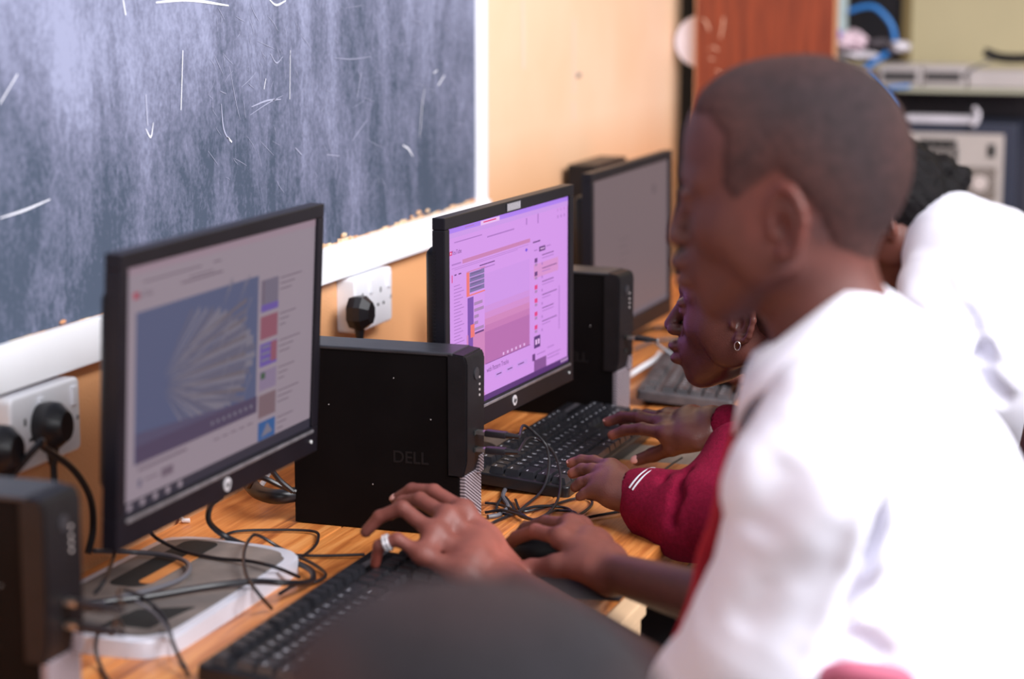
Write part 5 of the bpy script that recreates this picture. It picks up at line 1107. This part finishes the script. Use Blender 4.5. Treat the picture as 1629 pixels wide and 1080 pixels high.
Z = Vol(); Z.frame((0, 0, 0)); Z.cone(Pn(1520, 400, 3.64), Pn(1600, 600, 3.66), 0.095, 0.125, 0.05); Z.cone(Pn(1560, 400, 3.74), Pn(1640, 600, 3.76), 0.085, 0.12, 0.05); Z.cone(Pn(1600, 600, 3.68), Pn(1665, 700, 3.70), 0.120, 0.115, 0.04)
Z.cone(Pn(1530, 360, 3.66), Pn(1600, 390, 3.70), 0.042, 0.060, 0.04); Z.cone(tsl, tel*.75+tsl*.25, 0.068, 0.060, 0.04); Z.cone(tsl, tb, .068, .075, .04); Z.cone(Pn(1475, 460, 3.58), Pn(1478, 560, 3.52), 0.050, 0.054, 0.03); Z.cone(Pn(1500, 420, 3.82), ter, 0.058, 0.050, 0.03)
Z.cone(Pn(1478, 400, 3.62), Pn(1510, 345, 3.66), 0.022, 0.034, 0.03)
Z.cone(tn, Pn(1500, 400, 3.69), 0.05, 0.05, 0.01, True)
GZ = grooves([([(1530, 470, 3.50), (1558, 530, 3.50), (1578, 590, 3.50)], 0.012, 0.012), ([(1548, 560, 3.50), (1585, 612, 3.50), (1622, 650, 3.50)], 0.014, 0.012), ([(1550, 578, 3.50), (1575, 555, 3.50), (1592, 590, 3.50)], 0.012, 0.010), ([(1500, 420, 3.50), (1515, 470, 3.50), (1535, 510, 3.50)], .007, .012), ([(1440, 480, 3.5), (1475, 520, 3.5), (1500, 560, 3.5)], .006, .012)])
v, qd = skin_mesh(Z, 0.0055, lambda X, d: GZ(X, d+0.003*snoise(X, 30, 21, 3)+0.0016*snoise(X, 70, 22, 3))); mesh_obj('shirt', v, qd, SHIRT, tr, label='white school shirt')
KT = Vol(); KT.frame((0, 0, 0))
for sg in (-1, 1): kk = V(0.62, 3.66+0.10*sg, 0.60); KT.cone(thip+V(0, .08*sg, -0.02), kk, 0.11, 0.075, 0.04); KT.cone(kk, V(0.64, kk[1], 0.10), 0.07, 0.048, 0.03)
v, qd = skin_mesh(KT, 0.010); mesh_obj('trousers', v, qd, TROUS, tr)
for yy in (3.56, 3.76):
    bm = bmesh.new(); box(bm, (0.50, yy-0.04, 0), (0.74, yy+0.04, 0.08), 0.025); build('shoe', bm, BLK, tr, True)

# ------------------------------------------------------------------ head of the nearest student, cut by the bottom edge
nr = thing('person', 'nearest student, only the blurred crown of a dark cropped head at the bottom edge', 'person', tuple(P(760, 1500, 1.10)))
bpy.context.view_layer.update()
nR = hframe(0.05, 0.12); no = np.array(P(728, 1312, 1.13)); ns = 1.05
N_ = Vol(); head(N_, no, nR, ns); N_.frame(no, nR, ns); N_.cone((-0.03, 0, -0.03), (-0.055, 0, -0.13), 0.052, 0.05, 0.02); N_.frame((0, 0, 0))
nn_ = Vol().frame(no, nR, ns).w((-0.055, 0, -0.13)); nbp = nn_+V(0.05, 0, -0.09); nhip = nbp+V(0.14, 0, -0.42)
N_.cone(nn_, nbp, .05, .07, .03); N_.cone(nbp, nhip, .10, .11, .05)
for sg in (-1, 1):
    s_ = nbp+V(0, .17*sg, -.03); e_ = s_+V(-.08, .03*sg, -.27); w_ = e_+V(-.22, -.03*sg, .09)
    N_.cone(nbp, s_, .055, .045, .03); N_.cone(s_, e_, .045, .035, .02); N_.cone(e_, w_, .034, .022, .02)
    mm = [w_+V(-.08, sg*-(.027-.018*i), 0) for i in range(4)]; ff = [[m_+V(-.035, 0, -.004), m_+V(-.055, 0, -.014), m_+V(-.068, 0, -.028)] for m_ in mm]
    hand_px(N_, [w_+V(0, -.012*sg, 0), w_+V(0, .012*sg, 0)], .014, mm, ff, [w_+V(-.02, -.02*sg, 0), w_+V(-.05, -.042*sg, -.008), w_+V(-.075, -.05*sg, -.015)], .011)
nsm, _ = skin('near', (0.17, 0.075, 0.06))
v, qd = skin_mesh(N_, 0.0042); mesh_obj('body', v, qd, nsm, nr, paint(v, (0.12, 0.045, 0.035), [])); eyes(no, nR, ns, nr)
NT = Vol(); head(NT, no, nR, ns, ears=False); NT.frame(no, nR, ns); NT.cone((-0.030, 0, -0.02), (-0.052, 0, -0.125), 0.052, 0.050, 0.02)
short_hair(NT, no, nR, ns, hairline, nr, 0.0042, 'dark cropped hair', ((0.07, 0.03, 0.026), (0.018, 0.015, 0.020)))
U = Vol(); U.frame((0, 0, 0)); U.cone(nbp+V(0, -.06, -.03), nhip+V(0, -.05, 0), .105, .13, .05); U.cone(nbp+V(0, .06, -.03), nhip+V(0, .05, 0), .105, .13, .05)
for sg in (-1, 1): s_ = nbp+V(0, .17*sg, -.03); U.cone(nbp, s_, .075, .062, .04); U.cone(s_, s_+V(-.05, .02*sg, -.17), .06, .06, .03)
U.cone(nn_, nbp, .052, .06, .01, True); v, qd = skin_mesh(U, 0.008, fold); mesh_obj('shirt', v, qd, SHIRT, nr, label='white school shirt')
KT = Vol(); KT.frame((0, 0, 0))
for sg in (-1, 1): kk = nhip+V(-.38, .09*sg, -.03); KT.cone(nhip+V(0, .08*sg, -.03), kk, .10, .07, .04); KT.cone(kk, V(kk[0]+.03, kk[1], .10), .066, .048, .03)
v, qd = skin_mesh(KT, 0.010); mesh_obj('trousers', v, qd, TROUS, nr)
for sg in (-1, 1):
    kk = nhip+V(-.38, .09*sg, 0); bm = bmesh.new(); box(bm, (kk[0]-.12, kk[1]-.04, 0), (kk[0]+.11, kk[1]+.04, .08), .025); build('shoe', bm, BLK, nr, True)

# ------------------------------------------------------------------ person at the right edge: a dark bare arm
er = thing('person', 'standing person cut by the right edge, only a dark bare arm showing', 'person', tuple(P(1760, 900, 2.60)))
bpy.context.view_layer.update()
eR = hframe(0.3, 0.15); sh_ = Pn(1725, 500, 2.60); eo = sh_+V(0.17, 0.05, 0.20)
Ev = Vol(); head(Ev, eo, eR); Ev.frame(eo, eR); Ev.cone((-0.03, 0, -0.03), (-0.05, 0, -0.13), .052, .05, .02); Ev.frame((0, 0, 0))
en = eo+V(0.04, 0, -.12); ebp = V(sh_[0]+0.19, sh_[1]+0.05, sh_[2]+0.0); eh = ebp+V(.02, 0, -.50)
Ev.cone(en, ebp, .05, .08, .03); Ev.cone(ebp, eh, .10, .11, .05); Ev.cone(ebp, sh_, .06, .045, .03); s2 = ebp+V(.19, .02, 0); Ev.cone(ebp, s2, .06, .045, .03)
ee = Pn(1654, 790, 2.60); Ev.cone(sh_, ee, .042, .037, .02); ew = Pn(1665, 960, 2.52); Ev.cone(ee, ew, .036, .023, .02)
e2_ = s2+V(.03, 0, -.28); w2 = e2_+V(-.02, -.02, -.24); Ev.cone(s2, e2_, .045, .036, .02); Ev.cone(e2_, w2, .034, .022, .02)
for w_ in (ew, w2):
    mm = [w_+V(.0, .027-.018*i, -.08) for i in range(4)]; ff = [[m_+V(-.004, 0, -.035), m_+V(-.012, 0, -.055), m_+V(-.022, 0, -.07)] for m_ in mm]
    hand_px(Ev, [w_+V(0, .012, 0), w_+V(0, -.012, 0)], .014, mm, ff, [w_+V(-.01, .015, -.02), w_+V(-.02, .035, -.05), w_+V(-.03, .042, -.075)], .011)
esm, _ = skin('edge', (0.05, 0.022, 0.024))
v, qd = skin_mesh(Ev, 0.005); mesh_obj('body', v, qd, esm, er, paint(v, (0.060, 0.025, 0.028), [])); eyes(eo, eR, 1.0, er)
ET = Vol(); head(ET, eo, eR, ears=False); short_hair(ET, eo, eR, 1.0, hairline[:9]+[(-0.055, -0.055), (-0.15, -0.060), (-0.16, 0.16), (0.10, 0.16)], er, 0.005, 'dark cropped hair', ((0.05, 0.022, 0.02), (0.02, 0.015, 0.018)))
Wv = Vol(); Wv.frame((0, 0, 0)); Wv.cone(ebp+V(0, -.03, -.02), eh+V(0, -.03, 0), .12, .14, .05); Wv.cone(ebp+V(0, .03, -.02), eh+V(0, .03, 0), .12, .14, .05); Wv.cone(ebp, s2, .08, .062, .04); Wv.cone(ebp, sh_, .08, .046, .04)
Wv.cone(en, ebp, .052, .06, .01, True); v, qd = skin_mesh(Wv, 0.008, fold); mesh_obj('vest', v, qd, MAROON, er, label='maroon sleeveless vest')
KT = Vol(); KT.frame((0, 0, 0))
for sg in (-1, 1): KT.cone(eh+V(.07*sg, 0, 0), V(eh[0]+.09*sg, eh[1], .10), .10, .055, .04)
v, qd = skin_mesh(KT, 0.010); mesh_obj('trousers', v, qd, TROUS, er)
for sg in (-1, 1):
    bm = bmesh.new(); box(bm, (eh[0]+.09*sg-.12, eh[1]-.045, 0), (eh[0]+.09*sg+.12, eh[1]+.045, .08), .025); build('shoe', bm, BLK, er, True)
for lb, hp, r_ in (('wooden stool under the boy in the white shirt', hip, .145), ('wooden stool under the girl in the maroon sweater', ghip, .135), ('wooden stool under the far student with the bun', thip, .13), ('wooden stool under the nearest student at the bottom edge', nhip, .135)):
    stool(lb, float(hp[0]), float(hp[1]), float(hp[2])-r_)
